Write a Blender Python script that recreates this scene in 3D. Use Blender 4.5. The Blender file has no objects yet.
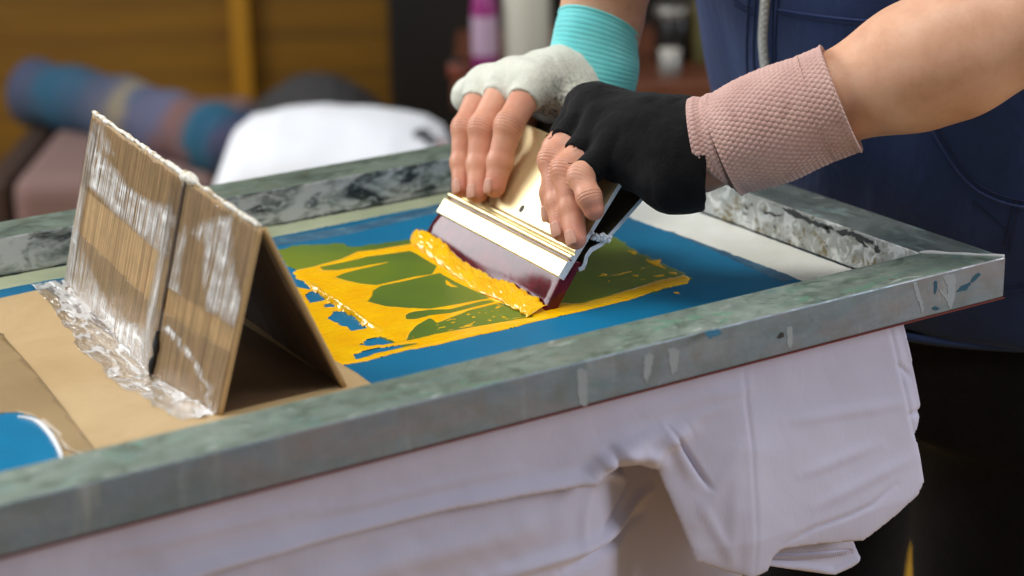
WORLD, KEY, TOP, FILL, FSTOP, EXPO = .28, 50, 22, 43, 4.2, 0.0
import bpy, bmesh, math, random
import numpy as np
from mathutils import Vector, Matrix
from mathutils.bvhtree import BVHTree

# ------------------------------------------------------------------ units: metres.
# Working coordinates: z = 0 is the top of the screen frame, its right near corner is the origin,
# the near rail runs along -x and the right rail along +y.  Everything is lifted by Z0 at the end.
Z0 = 0.92
random.seed(4)
RNG = np.random.default_rng(7)
scene = bpy.context.scene
COL = scene.collection

# ------------------------------------------------------------------ camera model (1024 x 576)
CAMC = np.array([-1.0241810, -0.9736921, 0.4410351])
FW = np.array([0.50608203, 0.80226681, -0.31662114])
RT = np.array([0.84240118, -0.53854647, -0.01810954])
UP = np.array([0.18504388, 0.25755711, 0.94837919])
FPX = 2053.34

def ray(px, py):
    return FW + (px - 512.0) / FPX * RT - (py - 288.0) / FPX * UP
def atd(px, py, d):
    return CAMC + d * ray(px, py)
def on(px, py, axis, val):
    r = ray(px, py)
    return CAMC + (val - CAMC[axis]) / r[axis] * r
def M(px, py, z=-0.03):
    return on(px, py, 2, z)

# ------------------------------------------------------------------ linking helpers
def tag(o, label=None, cat=None, group=None, kind=None):
    if label: o['label'] = label
    if cat: o['category'] = cat
    if group: o['group'] = group
    if kind: o['kind'] = kind
    return o

def wloc(o):
    v = Vector((0, 0, 0))
    while o is not None:
        v = v + o.location
        o = o.parent
    return v

def empty(name, loc):
    o = bpy.data.objects.new(name, None)
    o.empty_display_size = 0.05
    o.location = loc
    COL.objects.link(o)
    return o

def obj(name, data, mats, parent=None, origin=None, smooth=False):
    """data: bmesh or (verts, faces[, material indices]) in working coordinates."""
    me = bpy.data.meshes.new(name)
    if isinstance(data, bmesh.types.BMesh):
        bmesh.ops.recalc_face_normals(data, faces=data.faces[:])
        data.to_mesh(me); data.free()
    else:
        v = np.asarray(data[0], dtype=np.float64)
        f = data[1]
        if isinstance(f, np.ndarray): f = f.tolist()
        me.from_pydata(v.tolist(), [], f)
        if len(data) > 2:
            me.polygons.foreach_set('material_index', np.asarray(data[2], dtype=np.int32))
    n = len(me.vertices)
    co = np.empty(n * 3); me.vertices.foreach_get('co', co); co = co.reshape(-1, 3)
    if origin is None:
        if parent is not None:
            c = (co.min(0) + co.max(0)) / 2
        else:
            c = (co.min(0) + co.max(0)) / 2; c[2] = co[:, 2].min()
    else:
        c = np.array(origin, dtype=float)
    co -= c
    me.vertices.foreach_set('co', co.ravel())
    if smooth:
        me.polygons.foreach_set('use_smooth', np.ones(len(me.polygons), dtype=bool))
    for m in (mats if isinstance(mats, (list, tuple)) else [mats]):
        me.materials.append(m)
    me.update()
    o = bpy.data.objects.new(name, me)
    COL.objects.link(o)
    if parent is not None:
        o.parent = parent
        o.location = Vector(c) - wloc(parent)
    else:
        o.location = c
    return o

def uvset(o, uv):
    me = o.data
    l = me.uv_layers.new(name='UVMap')
    idx = np.empty(len(me.loops), dtype=np.int32); me.loops.foreach_get('vertex_index', idx)
    l.data.foreach_set('uv', np.asarray(uv, dtype=np.float32)[idx].ravel())

def attr(o, name, vals):
    a = o.data.attributes.new(name, 'FLOAT', 'POINT')
    a.data.foreach_set('value', np.asarray(vals, dtype=np.float32))

def bevel(o, w=0.001, seg=2, ang=30):
    m = o.modifiers.new('bevel', 'BEVEL'); m.width = w; m.segments = seg
    m.limit_method = 'ANGLE'; m.angle_limit = math.radians(ang)
    return o

def solid(o, t, off=0.0):
    m = o.modifiers.new('solid', 'SOLIDIFY'); m.thickness = t; m.offset = off
    return o

# ------------------------------------------------------------------ numpy noise
def _hash(ix, iy, iz, seed):
    n = (ix.astype(np.int64) * 73856093) ^ (iy.astype(np.int64) * 19349663) ^ (iz.astype(np.int64) * 83492791) ^ (seed * 2654435)
    n = (n ^ (n >> 13)) & 0x7fffffff
    n = (n * (n * n * 15731 + 789221) + 1376312589) & 0x7fffffff
    return n / 1073741824.0 - 1.0
def vnoise(p, s=1.0, seed=0):
    p = np.asarray(p, dtype=np.float64) * s
    if p.shape[-1] == 2: p = np.concatenate([p, np.zeros(p.shape[:-1] + (1,))], -1)
    i = np.floor(p); f = p - i; f = f * f * (3 - 2 * f)
    i = i.astype(np.int64); out = 0
    for a in (0, 1):
        for b in (0, 1):
            for c in (0, 1):
                w = (f[..., 0] if a else 1 - f[..., 0]) * (f[..., 1] if b else 1 - f[..., 1]) * (f[..., 2] if c else 1 - f[..., 2])
                out = out + w * _hash(i[..., 0] + a, i[..., 1] + b, i[..., 2] + c, seed)
    return out
def fbm(p, s=1.0, oct=3, seed=0):
    o = 0; a = 1.0
    for k in range(oct):
        o = o + a * vnoise(p, s * 2 ** k, seed + k * 17); a *= 0.5
    return o / 1.75

# ------------------------------------------------------------------ 2-D polygon distance (negative inside)
def polysd(P, poly):
    poly = np.asarray(poly, dtype=np.float64)[:, :2]
    d = np.full(P.shape[:-1], 1e18); ins = np.zeros(P.shape[:-1], bool)
    n = len(poly)
    for i in range(n):
        a = poly[i]; b = poly[(i + 1) % n]
        e = b - a; w = P - a
        t = np.clip((w @ e) / max(e @ e, 1e-18), 0, 1)
        q = w - t[..., None] * e
        d = np.minimum(d, (q ** 2).sum(-1))
        c = ((a[1] <= P[..., 1]) & (b[1] > P[..., 1])) | ((b[1] <= P[..., 1]) & (a[1] > P[..., 1]))
        with np.errstate(divide='ignore', invalid='ignore'):
            xi = a[0] + (P[..., 1] - a[1]) / (b[1] - a[1] if b[1] != a[1] else 1e-18) * e[0]
        ins ^= c & (P[..., 0] < xi)
    d = np.sqrt(d)
    return np.where(ins, -d, d)
def polylined(P, pts):
    pts = np.asarray(pts, dtype=np.float64)[:, :2]
    d = np.full(P.shape[:-1], 1e18); tt = np.zeros(P.shape[:-1]); sg = np.zeros(P.shape[:-1])
    for i in range(len(pts) - 1):
        a = pts[i]; e = pts[i + 1] - a; w = P - a
        t = np.clip((w @ e) / (e @ e), 0, 1)
        q = w - t[..., None] * e; dd = (q ** 2).sum(-1)
        better = dd < d
        d = np.where(better, dd, d); tt = np.where(better, (i + t) / (len(pts) - 1), tt)
        sg = np.where(better, np.sign(e[0] * w[..., 1] - e[1] * w[..., 0]), sg)
    return np.sqrt(d), tt, sg

def masked_grid(lo, hi, step, dist):
    """quads covering dist(P)<0 with the border vertices pulled onto the contour. returns P(N,2), faces, d"""
    nx = int((hi[0] - lo[0]) / step) + 1; ny = int((hi[1] - lo[1]) / step) + 1
    X, Y = np.meshgrid(lo[0] + np.arange(nx) * step, lo[1] + np.arange(ny) * step, indexing='ij')
    P = np.stack([X, Y], -1); d = dist(P)
    gx, gy = np.gradient(d, step)
    g2 = np.maximum(gx ** 2 + gy ** 2, 0.2)
    keepv = d < 0.75 * step
    cell = keepv[:-1, :-1] & keepv[1:, :-1] & keepv[1:, 1:] & keepv[:-1, 1:]
    any_in = (d[:-1, :-1] < 0) | (d[1:, :-1] < 0) | (d[1:, 1:] < 0) | (d[:-1, 1:] < 0)
    cell &= any_in
    Q = P.copy()
    m = d > -0.35 * step
    Q[..., 0] -= np.where(m, d * gx / g2, 0).clip(-step * .75, step * .75)
    Q[..., 1] -= np.where(m, d * gy / g2, 0).clip(-step * .75, step * .75)
    d = np.where(m, np.minimum(d, 0) * 0, d)
    ids = np.arange(nx * ny).reshape(nx, ny)
    F = np.stack([ids[:-1, :-1][cell], ids[1:, :-1][cell], ids[1:, 1:][cell], ids[:-1, 1:][cell]], -1)
    used = np.unique(F); remap = np.full(nx * ny, -1); remap[used] = np.arange(len(used))
    return Q.reshape(-1, 2)[used], remap[F], d.ravel()[used]

# ------------------------------------------------------------------ SDF volume + surface nets
class Field:
    def __init__(s, lo, hi, res):
        s.lo = np.array(lo, float); s.res = res
        n = np.ceil((np.array(hi, float) - s.lo) / res).astype(int) + 1
        s.ax = [s.lo[i] + np.arange(n[i]) * res for i in range(3)]
        s.d = np.full(n, 0.04, np.float32)
    def block(s, lo, hi):
        sl = []
        for i in range(3):
            a = int(np.clip(np.floor((lo[i] - s.lo[i]) / s.res), 0, s.d.shape[i]))
            b = int(np.clip(np.ceil((hi[i] - s.lo[i]) / s.res) + 1, 0, s.d.shape[i]))
            sl.append(slice(a, b))
        sl = tuple(sl)
        g = np.meshgrid(s.ax[0][sl[0]], s.ax[1][sl[1]], s.ax[2][sl[2]], indexing='ij')
        return sl, np.stack(g, -1).astype(np.float32)
    def put(s, sl, nd, k):
        o = s.d[sl]
        if k > 0:
            h = np.maximum(k - np.abs(o - nd), 0) / k
            s.d[sl] = np.minimum(o, nd) - h * h * k * 0.25
        else:
            s.d[sl] = np.minimum(o, nd)
    def cone(s, a, b, ra, rb, k=0.006, cut=None, jag=0.0):
        a = np.array(a, float); b = np.array(b, float); m = 0.035 + max(ra, rb)
        sl, P = s.block(np.minimum(a, b) - m, np.maximum(a, b) + m)
        if P.size == 0: return
        e = b - a; w = P - a.astype(np.float32)
        t = np.clip((w @ e.astype(np.float32)) / max(e @ e, 1e-12), 0, 1)
        d = np.linalg.norm(w - t[..., None] * e.astype(np.float32), axis=-1) - (ra + (rb - ra) * t)
        if cut is not None:
            c, n = cut
            pl = (P - np.array(c, np.float32)) @ np.array(n, np.float32)
            if jag: pl = pl + jag * vnoise(P, 260, 3)
            d = np.maximum(d, pl)
        s.put(sl, d, k)
    def ball(s, c, r, k=0.006, rot=None):
        c = np.array(c, float); r = np.array(r, float) * np.ones(3); m = 0.03 + r.max()
        sl, P = s.block(c - m, c + m)
        if P.size == 0: return
        q = P - c.astype(np.float32)
        if rot is not None: q = q @ np.array(rot, np.float32).T
        d = (np.linalg.norm(q / r.astype(np.float32), axis=-1) - 1) * r.min()
        s.put(sl, d, k)
    def groove(s, c, axis, offs, amp, wid, rad, side=None):
        c = np.array(c, float); m = rad
        sl, P = s.block(c - m, c + m)
        if P.size == 0: return
        q = P - c.astype(np.float32); t = q @ np.array(axis, np.float32)
        g = 0
        for o in offs: g = g + np.exp(-((t - o) / wid) ** 2)
        mask = np.clip(1.4 - np.linalg.norm(q, axis=-1) / rad * 1.4, 0, 1)
        if side is not None:
            mask = mask * np.clip((q @ np.array(side, np.float32)) / (rad * .35), 0, 1)
        s.d[sl] += (amp * g * mask).astype(np.float32)
    def clip(s, c, n, jag=0.0):
        g = np.stack(np.meshgrid(*s.ax, indexing='ij'), -1).astype(np.float32)
        pl = (g - np.array(c, np.float32)) @ np.array(n, np.float32)
        if jag: pl = pl + jag * vnoise(g, 200, 5)
        s.d = np.maximum(s.d, pl.astype(np.float32))
    def mesh(s):
        d = s.d; S = d < 0
        cs = [(0,0,0),(1,0,0),(1,1,0),(0,1,0),(0,0,1),(1,0,1),(1,1,1),(0,1,1)]
        n = np.array(d.shape) - 1
        cut = lambda A, c: A[c[0]:c[0]+n[0], c[1]:c[1]+n[1], c[2]:c[2]+n[2]]
        cnt = sum(cut(S, c).astype(np.int8) for c in cs)
        mask = (cnt > 0) & (cnt < 8)
        cells = np.argwhere(mask)
        idx = np.full(mask.shape, -1, np.int64); idx[mask] = np.arange(len(cells))
        val = np.stack([cut(d, c)[mask] for c in cs])
        pos = np.zeros((len(cells), 3)); num = np.zeros(len(cells))
        ed = [(0,1),(1,2),(2,3),(3,0),(4,5),(5,6),(6,7),(7,4),(0,4),(1,5),(2,6),(3,7)]
        ca = np.array(cs, float)
        for i, j in ed:
            x = (val[i] < 0) != (val[j] < 0)
            t = val[i][x] / (val[i][x] - val[j][x])
            pos[x] += ca[i] + t[:, None] * (ca[j] - ca[i]); num[x] += 1
        V = s.lo + (cells + pos / num[:, None]) * s.res
        F = []
        for ax in range(3):
            u, v = (ax + 1) % 3, (ax + 2) % 3
            sh = [slice(None)] * 3; sh2 = [slice(None)] * 3
            sh[ax] = slice(0, -1); sh2[ax] = slice(1, None)
            A = S[tuple(sh)]; B = S[tuple(sh2)]
            X = A != B
            for q in (u, v):
                sl = [slice(None)] * 3; sl[q] = slice(0, 1); X[tuple(sl)] = False
                sl[q] = slice(-1, None); X[tuple(sl)] = False
            e = np.argwhere(X); flip = A[X]
            def cell(du, dv):
                c = e.copy(); c[:, u] += du; c[:, v] += dv
                return idx[c[:, 0], c[:, 1], c[:, 2]]
            q = np.stack([cell(-1, -1), cell(0, -1), cell(0, 0), cell(-1, 0)], -1)
            q[~flip] = q[~flip][:, ::-1]
            F.append(q)
        F = np.concatenate(F); F = F[(F >= 0).all(1)]
        return V, F

def relax(V, F, it=1, w=0.5):
    n = len(V)
    for _ in range(it):
        acc = np.zeros((n, 3)); cnt = np.zeros(n)
        for i in range(4):
            a = F[:, i]; b = F[:, (i + 1) % 4]
            for k in range(3):
                acc[:, k] += np.bincount(a, V[b, k], n) + np.bincount(b, V[a, k], n)
            cnt += np.bincount(a, minlength=n) + np.bincount(b, minlength=n)
        V = V + w * (acc / np.maximum(cnt, 1)[:, None] - V)
    return V

def vnormals(V, F):
    n = np.cross(V[F[:, 2]] - V[F[:, 0]], V[F[:, 3]] - V[F[:, 1]])
    out = np.zeros_like(V)
    for i in range(4):
        for k in range(3): out[:, k] += np.bincount(F[:, i], n[:, k], len(V))
    return out / np.maximum(np.linalg.norm(out, axis=1), 1e-12)[:, None]

# ------------------------------------------------------------------ basic shapes
def add_box(bm, lo, hi):
    r = bmesh.ops.create_cube(bm, size=1)
    lo = Vector(lo); hi = Vector(hi)
    for v in r['verts']:
        v.co = Vector([lo[i] + (v.co[i] + .5) * (hi[i] - lo[i]) for i in range(3)])
    return r['verts']
def bmbox(lo, hi):
    bm = bmesh.new(); add_box(bm, lo, hi); return bm
def tube(pts, r, n=8, closed=False):
    pts = [np.array(p, float) for p in pts]; N = len(pts)
    rr = r if hasattr(r, '__len__') else [r] * N
    V = []; F = []
    up = np.array([0.13, 0.27, 0.95])
    for i in range(N):
        a = pts[max(i - 1, 0)]; b = pts[min(i + 1, N - 1)]
        t = b - a; t /= max(np.linalg.norm(t), 1e-12)
        s = np.cross(t, up); 
        if np.linalg.norm(s) < 1e-3: s = np.cross(t, [1, 0, 0])
        s /= np.linalg.norm(s); q = np.cross(s, t)
        for k in range(n):
            a_ = 2 * math.pi * k / n
            V.append(pts[i] + rr[i] * (math.cos(a_) * s + math.sin(a_) * q))
    for i in range(N - 1):
        for k in range(n):
            F.append([i*n+k, i*n+(k+1)%n, (i+1)*n+(k+1)%n, (i+1)*n+k])
    F.append(list(range(n))[::-1]); F.append([(N-1)*n+k for k in range(n)])
    return np.array(V), F
def lathe(c, prof, n=32):
    """prof: list of (radius, z)"""
    V = []; F = []
    for r, z in prof:
        for k in range(n):
            a = 2 * math.pi * k / n
            V.append([c[0] + r * math.cos(a), c[1] + r * math.sin(a), c[2] + z])
    for i in range(len(prof) - 1):
        for k in range(n):
            F.append([i*n+k, i*n+(k+1)%n, (i+1)*n+(k+1)%n, (i+1)*n+k])
    F.append(list(range(n))[::-1]); F.append([(len(prof)-1)*n+k for k in range(n)])
    return np.array(V), F
def smooth_path(pts, n):
    pts = np.array(pts, float); N = len(pts)
    t = np.linspace(0, N - 1, n); out = []
    for u in t:
        i = min(int(u), N - 2); f = u - i
        p0 = pts[max(i-1, 0)]; p1 = pts[i]; p2 = pts[i+1]; p3 = pts[min(i+2, N-1)]
        out.append(.5*((2*p1)+(-p0+p2)*f+(2*p0-5*p1+4*p2-p3)*f*f+(-p0+3*p1-3*p2+p3)*f**3))
    return np.array(out)

# ------------------------------------------------------------------ materials
class NT:
    def __init__(s, name):
        s.m = bpy.data.materials.new(name); s.m.use_nodes = True
        s.t = s.m.node_tree; s.n = s.t.nodes; s.l = s.t.links
        s.b = s.n['Principled BSDF']; s._co = {}
    def node(s, typ, **kw):
        n = s.n.new(typ)
        for k, v in kw.items(): setattr(n, k, v)
        return n
    def set(s, sock, val):
        if isinstance(val, bpy.types.NodeSocket): s.l.new(val, sock)
        elif val is not None:
            if hasattr(sock, 'default_value') and hasattr(sock.default_value, '__len__') and not hasattr(val, '__len__'):
                val = [val] * len(sock.default_value)
            if hasattr(val, '__len__') and len(val) == 3 and len(sock.default_value) == 4: val = list(val) + [1]
            sock.default_value = val
    def co(s, kind='Object', scale=(1, 1, 1), rot=(0, 0, 0), loc=(0, 0, 0)):
        n = s.node('ShaderNodeTexCoord'); m = s.node('ShaderNodeMapping')
        m.inputs['Scale'].default_value = scale; m.inputs['Rotation'].default_value = rot; m.inputs['Location'].default_value = loc
        s.l.new(n.outputs[kind], m.inputs[0]); return m.outputs[0]
    def noise(s, vec, scale, detail=4, rough=.5, dist=0):
        n = s.node('ShaderNodeTexNoise')
        s.l.new(vec, n.inputs['Vector']); n.inputs['Scale'].default_value = scale
        n.inputs['Detail'].default_value = detail; n.inputs['Roughness'].default_value = rough; n.inputs['Distortion'].default_value = dist
        return n.outputs[0]
    def voro(s, vec, scale, feature='F1', out=0):
        n = s.node('ShaderNodeTexVoronoi', feature=feature); s.l.new(vec, n.inputs['Vector']); n.inputs['Scale'].default_value = scale
        return n.outputs[out]
    def wave(s, vec, scale, dist=0, detail=2, dscale=1, typ='BANDS', dir='X'):
        n = s.node('ShaderNodeTexWave', wave_type=typ); n.bands_direction = dir
        s.l.new(vec, n.inputs['Vector']); n.inputs['Scale'].default_value = scale; n.inputs['Distortion'].default_value = dist
        n.inputs['Detail'].default_value = detail; n.inputs['Detail Scale'].default_value = dscale
        return n.outputs[1]
    def ramp(s, fac, stops, mode='LINEAR'):
        n = s.node('ShaderNodeValToRGB'); r = n.color_ramp; r.interpolation = mode
        while len(r.elements) > 1: r.elements.remove(r.elements[-1])
        for i, (p, c) in enumerate(stops):
            if not hasattr(c, '__len__'): c = (c, c, c)
            e = r.elements[0] if i == 0 else r.elements.new(p)
            e.position = p; e.color = (c[0], c[1], c[2], 1)
        s.set(n.inputs[0], fac); return n.outputs[0]
    def mix(s, fac, a, b, mode='MIX'):
        n = s.node('ShaderNodeMix', data_type='RGBA', blend_type=mode)
        s.set(n.inputs[0], fac); s.set(n.inputs[6], a); s.set(n.inputs[7], b); return n.outputs[2]
    def math(s, op, a, b=None):
        n = s.node('ShaderNodeMath', operation=op); s.set(n.inputs[0], a)
        if b is not None: s.set(n.inputs[1], b)
        return n.outputs[0]
    def attr(s, name):
        return s.node('ShaderNodeAttribute', attribute_name=name).outputs['Fac']
    def bump(s, h, strength=.3, dist=.001, prev=None):
        n = s.node('ShaderNodeBump'); n.inputs['Strength'].default_value = strength; n.inputs['Distance'].default_value = dist
        s.l.new(h, n.inputs['Height'])
        if prev: s.l.new(prev, n.inputs['Normal'])
        return n.outputs[0]
    def out(s, base=None, rough=None, metal=None, normal=None, **kw):
        b = s.b.inputs
        s.set(b['Base Color'], base); s.set(b['Roughness'], rough); s.set(b['Metallic'], metal)
        if normal is not None: s.l.new(normal, b['Normal'])
        for k, v in kw.items(): s.set(b[k.replace('_', ' ')], v)
        return s.m
def srgb(r, g, b):
    f = lambda c: (c/255/12.92) if c/255 <= .04045 else ((c/255+.055)/1.055)**2.4
    return (f(r), f(g), f(b))
def plain(name, c, rough=.5, metal=0, nscale=0, namp=.2, bump=0, **kw):
    t = NT(name); base = c; nrm = None
    if nscale:
        v = t.co(); n = t.noise(v, nscale)
        base = t.mix(n, [x*(1-namp) for x in c], [min(1, x*(1+namp)) for x in c])
        if bump: nrm = t.bump(n, min(bump, .25), .0012)
    return t.out(base, rough, metal, nrm, **kw)
# ------------------------------------------------------------------ frame materials
def rail_mat(name, cols, scale=(1, 1, 1), stain=None, drips=None, metal=.35, rough=.45, sc=14, spl=None):
    """cols: ramp for the weathered coat; stain: (colour, threshold, scale vec, noise scale); a list."""
    t = NT(name); v = t.co('Object', scale)
    n = t.noise(v, sc, 6, .62, .4)
    base = t.ramp(n, cols)
    v2 = t.co('Object')
    fine = t.noise(v2, 320, 3, .6)
    base = t.mix(t.math('MULTIPLY', fine, .28), base, (.02, .025, .03), 'MIX')
    for c, th, svec, ns, soft in (stain or []):
        vs = t.co('Object', svec, loc=(ns * .13, ns * .31, th))
        m = t.noise(vs, ns, 5, .6, 1.2)
        f = t.ramp(m, [(max(th - soft, 0), 0), (min(th + soft, 1), 1)])
        base = t.mix(f, base, c)
    h = t.noise(v2, 60, 6, .65)
    r = t.ramp(h, [(.35, rough - .14), (.65, rough + .2)])
    nb = t.bump(h, .25, .0015)
    nb = t.bump(fine, .12, .0006, nb)
    return t.out(base, r, metal, nb)

G = srgb
mt_near_top = rail_mat('sage_stained_aluminium', [(.25, G(108, 120, 110)), (.45, G(130, 144, 132)), (.62, G(148, 162, 150)), (.85, G(174, 186, 176))], (.5, 1.6, 2),
    [(G(92, 108, 94), .60, (1, 1.6, 1), 34, .08), (G(112, 150, 128), .62, (.8, 1.6, 1), 40, .06), (G(98, 84, 66), .70, (1, 1.2, 1), 70, .04), (G(104, 140, 136), .66, (.6, 2, 1), 26, .10), (G(196, 202, 196), .68, (.8, 2, 1), 44, .08)])
mt_near_front = rail_mat('blue_grey_aluminium', [(.2, G(120, 133, 143)), (.45, G(140, 153, 163)), (.62, G(152, 162, 170)), (.85, G(172, 176, 180))], (.6, 1, 2),
    [(G(172, 180, 184), .66, (4, 1, .5), 9, .09), (G(116, 138, 144), .62, (.7, 1, 3), 8, .12), (G(152, 142, 144), .62, (.8, 1, 2), 7, .12), (G(60, 90, 102), .75, (1.5, 1, 1.5), 40, .03)])
mt_far_top = rail_mat('green_grey_aluminium', [(.25, G(88, 104, 92)), (.5, G(118, 134, 120)), (.8, G(142, 156, 142))], (.35, 2, 2),
    [(G(70, 84, 76), .62, (1, 2, 1), 25, .08)])
mt_far_in = rail_mat('paint_spattered_aluminium', [(.25, G(92, 104, 104)), (.5, G(136, 146, 146)), (.75, G(160, 166, 166))], (.7, 1, 2),
    [(G(206, 210, 212), .47, (1, 1, 2.2), 30, .07), (G(44, 52, 58), .58, (.5, 1, 1.8), 34, .05), (G(112, 128, 112), .62, (1, 1, 2), 32, .06), (G(204, 210, 214), .60, (1.2, 1, 2.2), 60, .06), (G(120, 88, 78), .70, (1, 1, 2), 70, .03)], metal=.15)
mt_right_in = rail_mat('white_smeared_aluminium', [(.25, G(170, 175, 172)), (.5, G(200, 203, 199)), (.75, G(220, 222, 218))], (1, .7, 2),
    [(G(138, 124, 88), .58, (1, 1.5, 2), 40, .06), (G(234, 236, 234), .55, (1, 1.6, 1.6), 46, .06), (G(70, 72, 70), .64, (1, 1, 2.5), 60, .03)], metal=.25)
mt_right_top = rail_mat('streaked_grey_aluminium', [(.25, G(106, 116, 113)), (.5, G(124, 134, 131)), (.8, G(146, 155, 152))], (2, .5, 2),
    [(G(150, 178, 176), .64, (2.5, .9, 1), 26, .08), (G(96, 106, 102), .60, (2.5, .9, 1), 24, .09), (G(188, 192, 190), .69, (2, 1, 1), 46, .05)])
mt_weld = plain('weld_metal', G(226, 228, 226), .5, 0, 90, .25, 200)
mt_black_paint = plain('dried_black_paint', G(52, 54, 56), .4, 0, 80, .3)
mt_blue_paint = plain('dried_blue_paint', G(34, 84, 108), .45, 0, 120, .3)
mt_white_paint = plain('dried_white_paint', G(158, 166, 170), .5, 0, 150, .12)
mt_red = plain('red_adhesive', G(112, 40, 38), .5, 0, 60, .35)

# ------------------------------------------------------------------ the screen frame
L, D, W, H = 0.86, 0.507, 0.0422, 0.030
frame = empty('screen_printing_frame', (-L / 2, D / 2, -H - .0012))
tag(frame, 'grey paint-stained aluminium screen printing frame lying across the white shirt', 'screen frame')

def rail(name, a, b, ai, bi, mats):
    """a,b outer corners, ai,bi inner corners (xy). material slots: top, outer, inner."""
    V = []
    for z in (0, -H):
        for p in (a, b, bi, ai): V.append((p[0], p[1], z))
    F = [[0, 1, 2, 3], [7, 6, 5, 4], [0, 4, 5, 1], [2, 6, 7, 3], [1, 5, 6, 2], [3, 7, 4, 0]]
    bm = bmesh.new(); vs = [bm.verts.new(v) for v in V]
    for f, mi in zip(F, (0, 1, 1, 2, 0, 0)):
        bm.faces.new([vs[i] for i in f]).material_index = mi
    o = obj(name, bm, mats, frame)
    return bevel(o, .0013, 2, 40)
oc = [(0, 0), (0, D), (-L, D), (-L, 0)]
ic = [(-W, W), (-W, D - W), (-L + W, D - W), (-L + W, W)]
rail('rail', oc[3], oc[0], ic[3], ic[0], [mt_near_top, mt_near_front, mt_far_in])
rail('rail', oc[0], oc[1], ic[0], ic[1], [mt_right_top, mt_near_front, mt_right_in])
rail('rail', oc[1], oc[2], ic[1], ic[2], [mt_far_top, mt_near_front, mt_far_in])
rail('rail', oc[2], oc[3], ic[2], ic[3], [mt_far_top, mt_near_front, mt_far_in])
# weld beads on the mitres
for o_, i_ in zip(oc, ic):
    p = [np.array([o_[0] + (i_[0] - o_[0]) * t, o_[1] + (i_[1] - o_[1]) * t, .0003]) for t in np.linspace(.02, 1.0, 22)]
    r = [.0011 + .0007 * max(0, (t - .6) / .4) - .0013 * max(0, (t - .93) / .07) + .0002 * math.sin(17 * t) for t in np.linspace(0, 1, 22)]
    wv, wf = tube(p, r, 8)
    obj('weld_bead', (wv, wf), mt_weld, frame, smooth=True)
# adhesive strip that holds the mesh under the rails (shows as a thin red line)
bm = bmesh.new()
add_box(bm, (-L + .001, -.0003, -H - .0010), (.0004, W + .0012, -H))
add_box(bm, (-W - .0012, .001, -H - .0012), (.0006, D - .001, -H))
add_box(bm, (-L + .001, D - W - .0012, -H - .0012), (0, D - .001, -H))
add_box(bm, (-L + .001, .001, -H - .0012), (-L + W + .0012, D - .001, -H))
obj('adhesive_strip', bm, mt_red, frame)

# dried marks with a shape of their own on the near rail (thin skins on the metal)
def ragged(px, amp=.9, seed=0):
    out = []; n = len(px)
    for i in range(n):
        a = np.array(px[i], float); b = np.array(px[(i + 1) % n], float)
        for k in range(6):
            p = a + (b - a) * k / 6
            out.append(tuple(p + amp * np.array([float(vnoise(np.array([p[0] * .45, p[1] * .45, seed + 1.]))), float(vnoise(np.array([p[0] * .45, p[1] * .45, seed + 7.])))])))
    return out
def splash(px, y=None, z=None, mat=None, thick=.00025):
    px = ragged(px)
    ax, val = (1, y) if y is not None else (2, z)
    P = [on(a, b, ax, val) for a, b in px]
    bm = bmesh.new(); nrm = Vector((0, -1, 0)) if ax == 1 else Vector((0, 0, 1))
    top = [bm.verts.new(Vector(p) + nrm * thick) for p in P]; bot = [bm.verts.new(Vector(p) - nrm * .0003) for p in P]
    bm.faces.new(top); bm.faces.new(bot[::-1])
    for i in range(len(P)):
        j = (i + 1) % len(P); bm.faces.new([top[i], bot[i], bot[j], top[j]])
    return obj('paint_splash', bm, mat, frame)
def c5(*p): return [(840 + x / 5.2337, 220 + y / 5.2337) for x, y in p]
splash(c5((612, 380), (630, 350), (660, 335), (676, 322), (684, 335), (665, 362), (640, 372)), y=0, mat=mt_blue_paint)
splash(c5((684, 318), (700, 292), (722, 278), (735, 285), (715, 305), (692, 328)), y=0, mat=mt_blue_paint)
splash(c5((490, 330), (498, 315), (508, 320), (504, 385), (492, 388)), y=0, mat=mt_blue_paint)
splash(c5((478, 462), (500, 452), (520, 460), (505, 472), (486, 474)), y=0, mat=mt_blue_paint)
splash(c5((535, 300), (560, 290), (604, 282), (606, 320), (600, 400), (588, 440), (575, 470), (556, 420), (540, 400), (520, 375), (512, 350), (540, 380), (560, 395), (562, 340)), y=0, mat=mt_white_paint)
splash(c5((380, 330), (400, 325), (420, 390), (440, 470), (428, 490), (415, 440), (398, 400)), y=0, mat=mt_white_paint)
def c8(*p): return [(560 + x / 2.207, 320 + y / 2.207) for x, y in p]
splash(c8((36, 112), (44, 106), (58, 112), (60, 186), (52, 192), (42, 186)), y=0, mat=mt_white_paint)
splash(c8((238, 66), (252, 60), (262, 66), (258, 110), (248, 122), (242, 100)), y=0, mat=mt_white_paint)
splash(c8((186, 80), (196, 72), (206, 78), (200, 116), (190, 140), (184, 120)), y=0, mat=mt_white_paint)
splash(c8((500, 18), (512, 14), (514, 52), (506, 66), (500, 50)), y=0, mat=mt_white_paint)
splash(c8((478, 36), (486, 28), (494, 30), (494, 38), (484, 42)), y=0, mat=mt_black_paint)
splash(c8((318, 28), (350, 20), (356, 30), (330, 40)), z=0, mat=mt_blue_paint)
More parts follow.
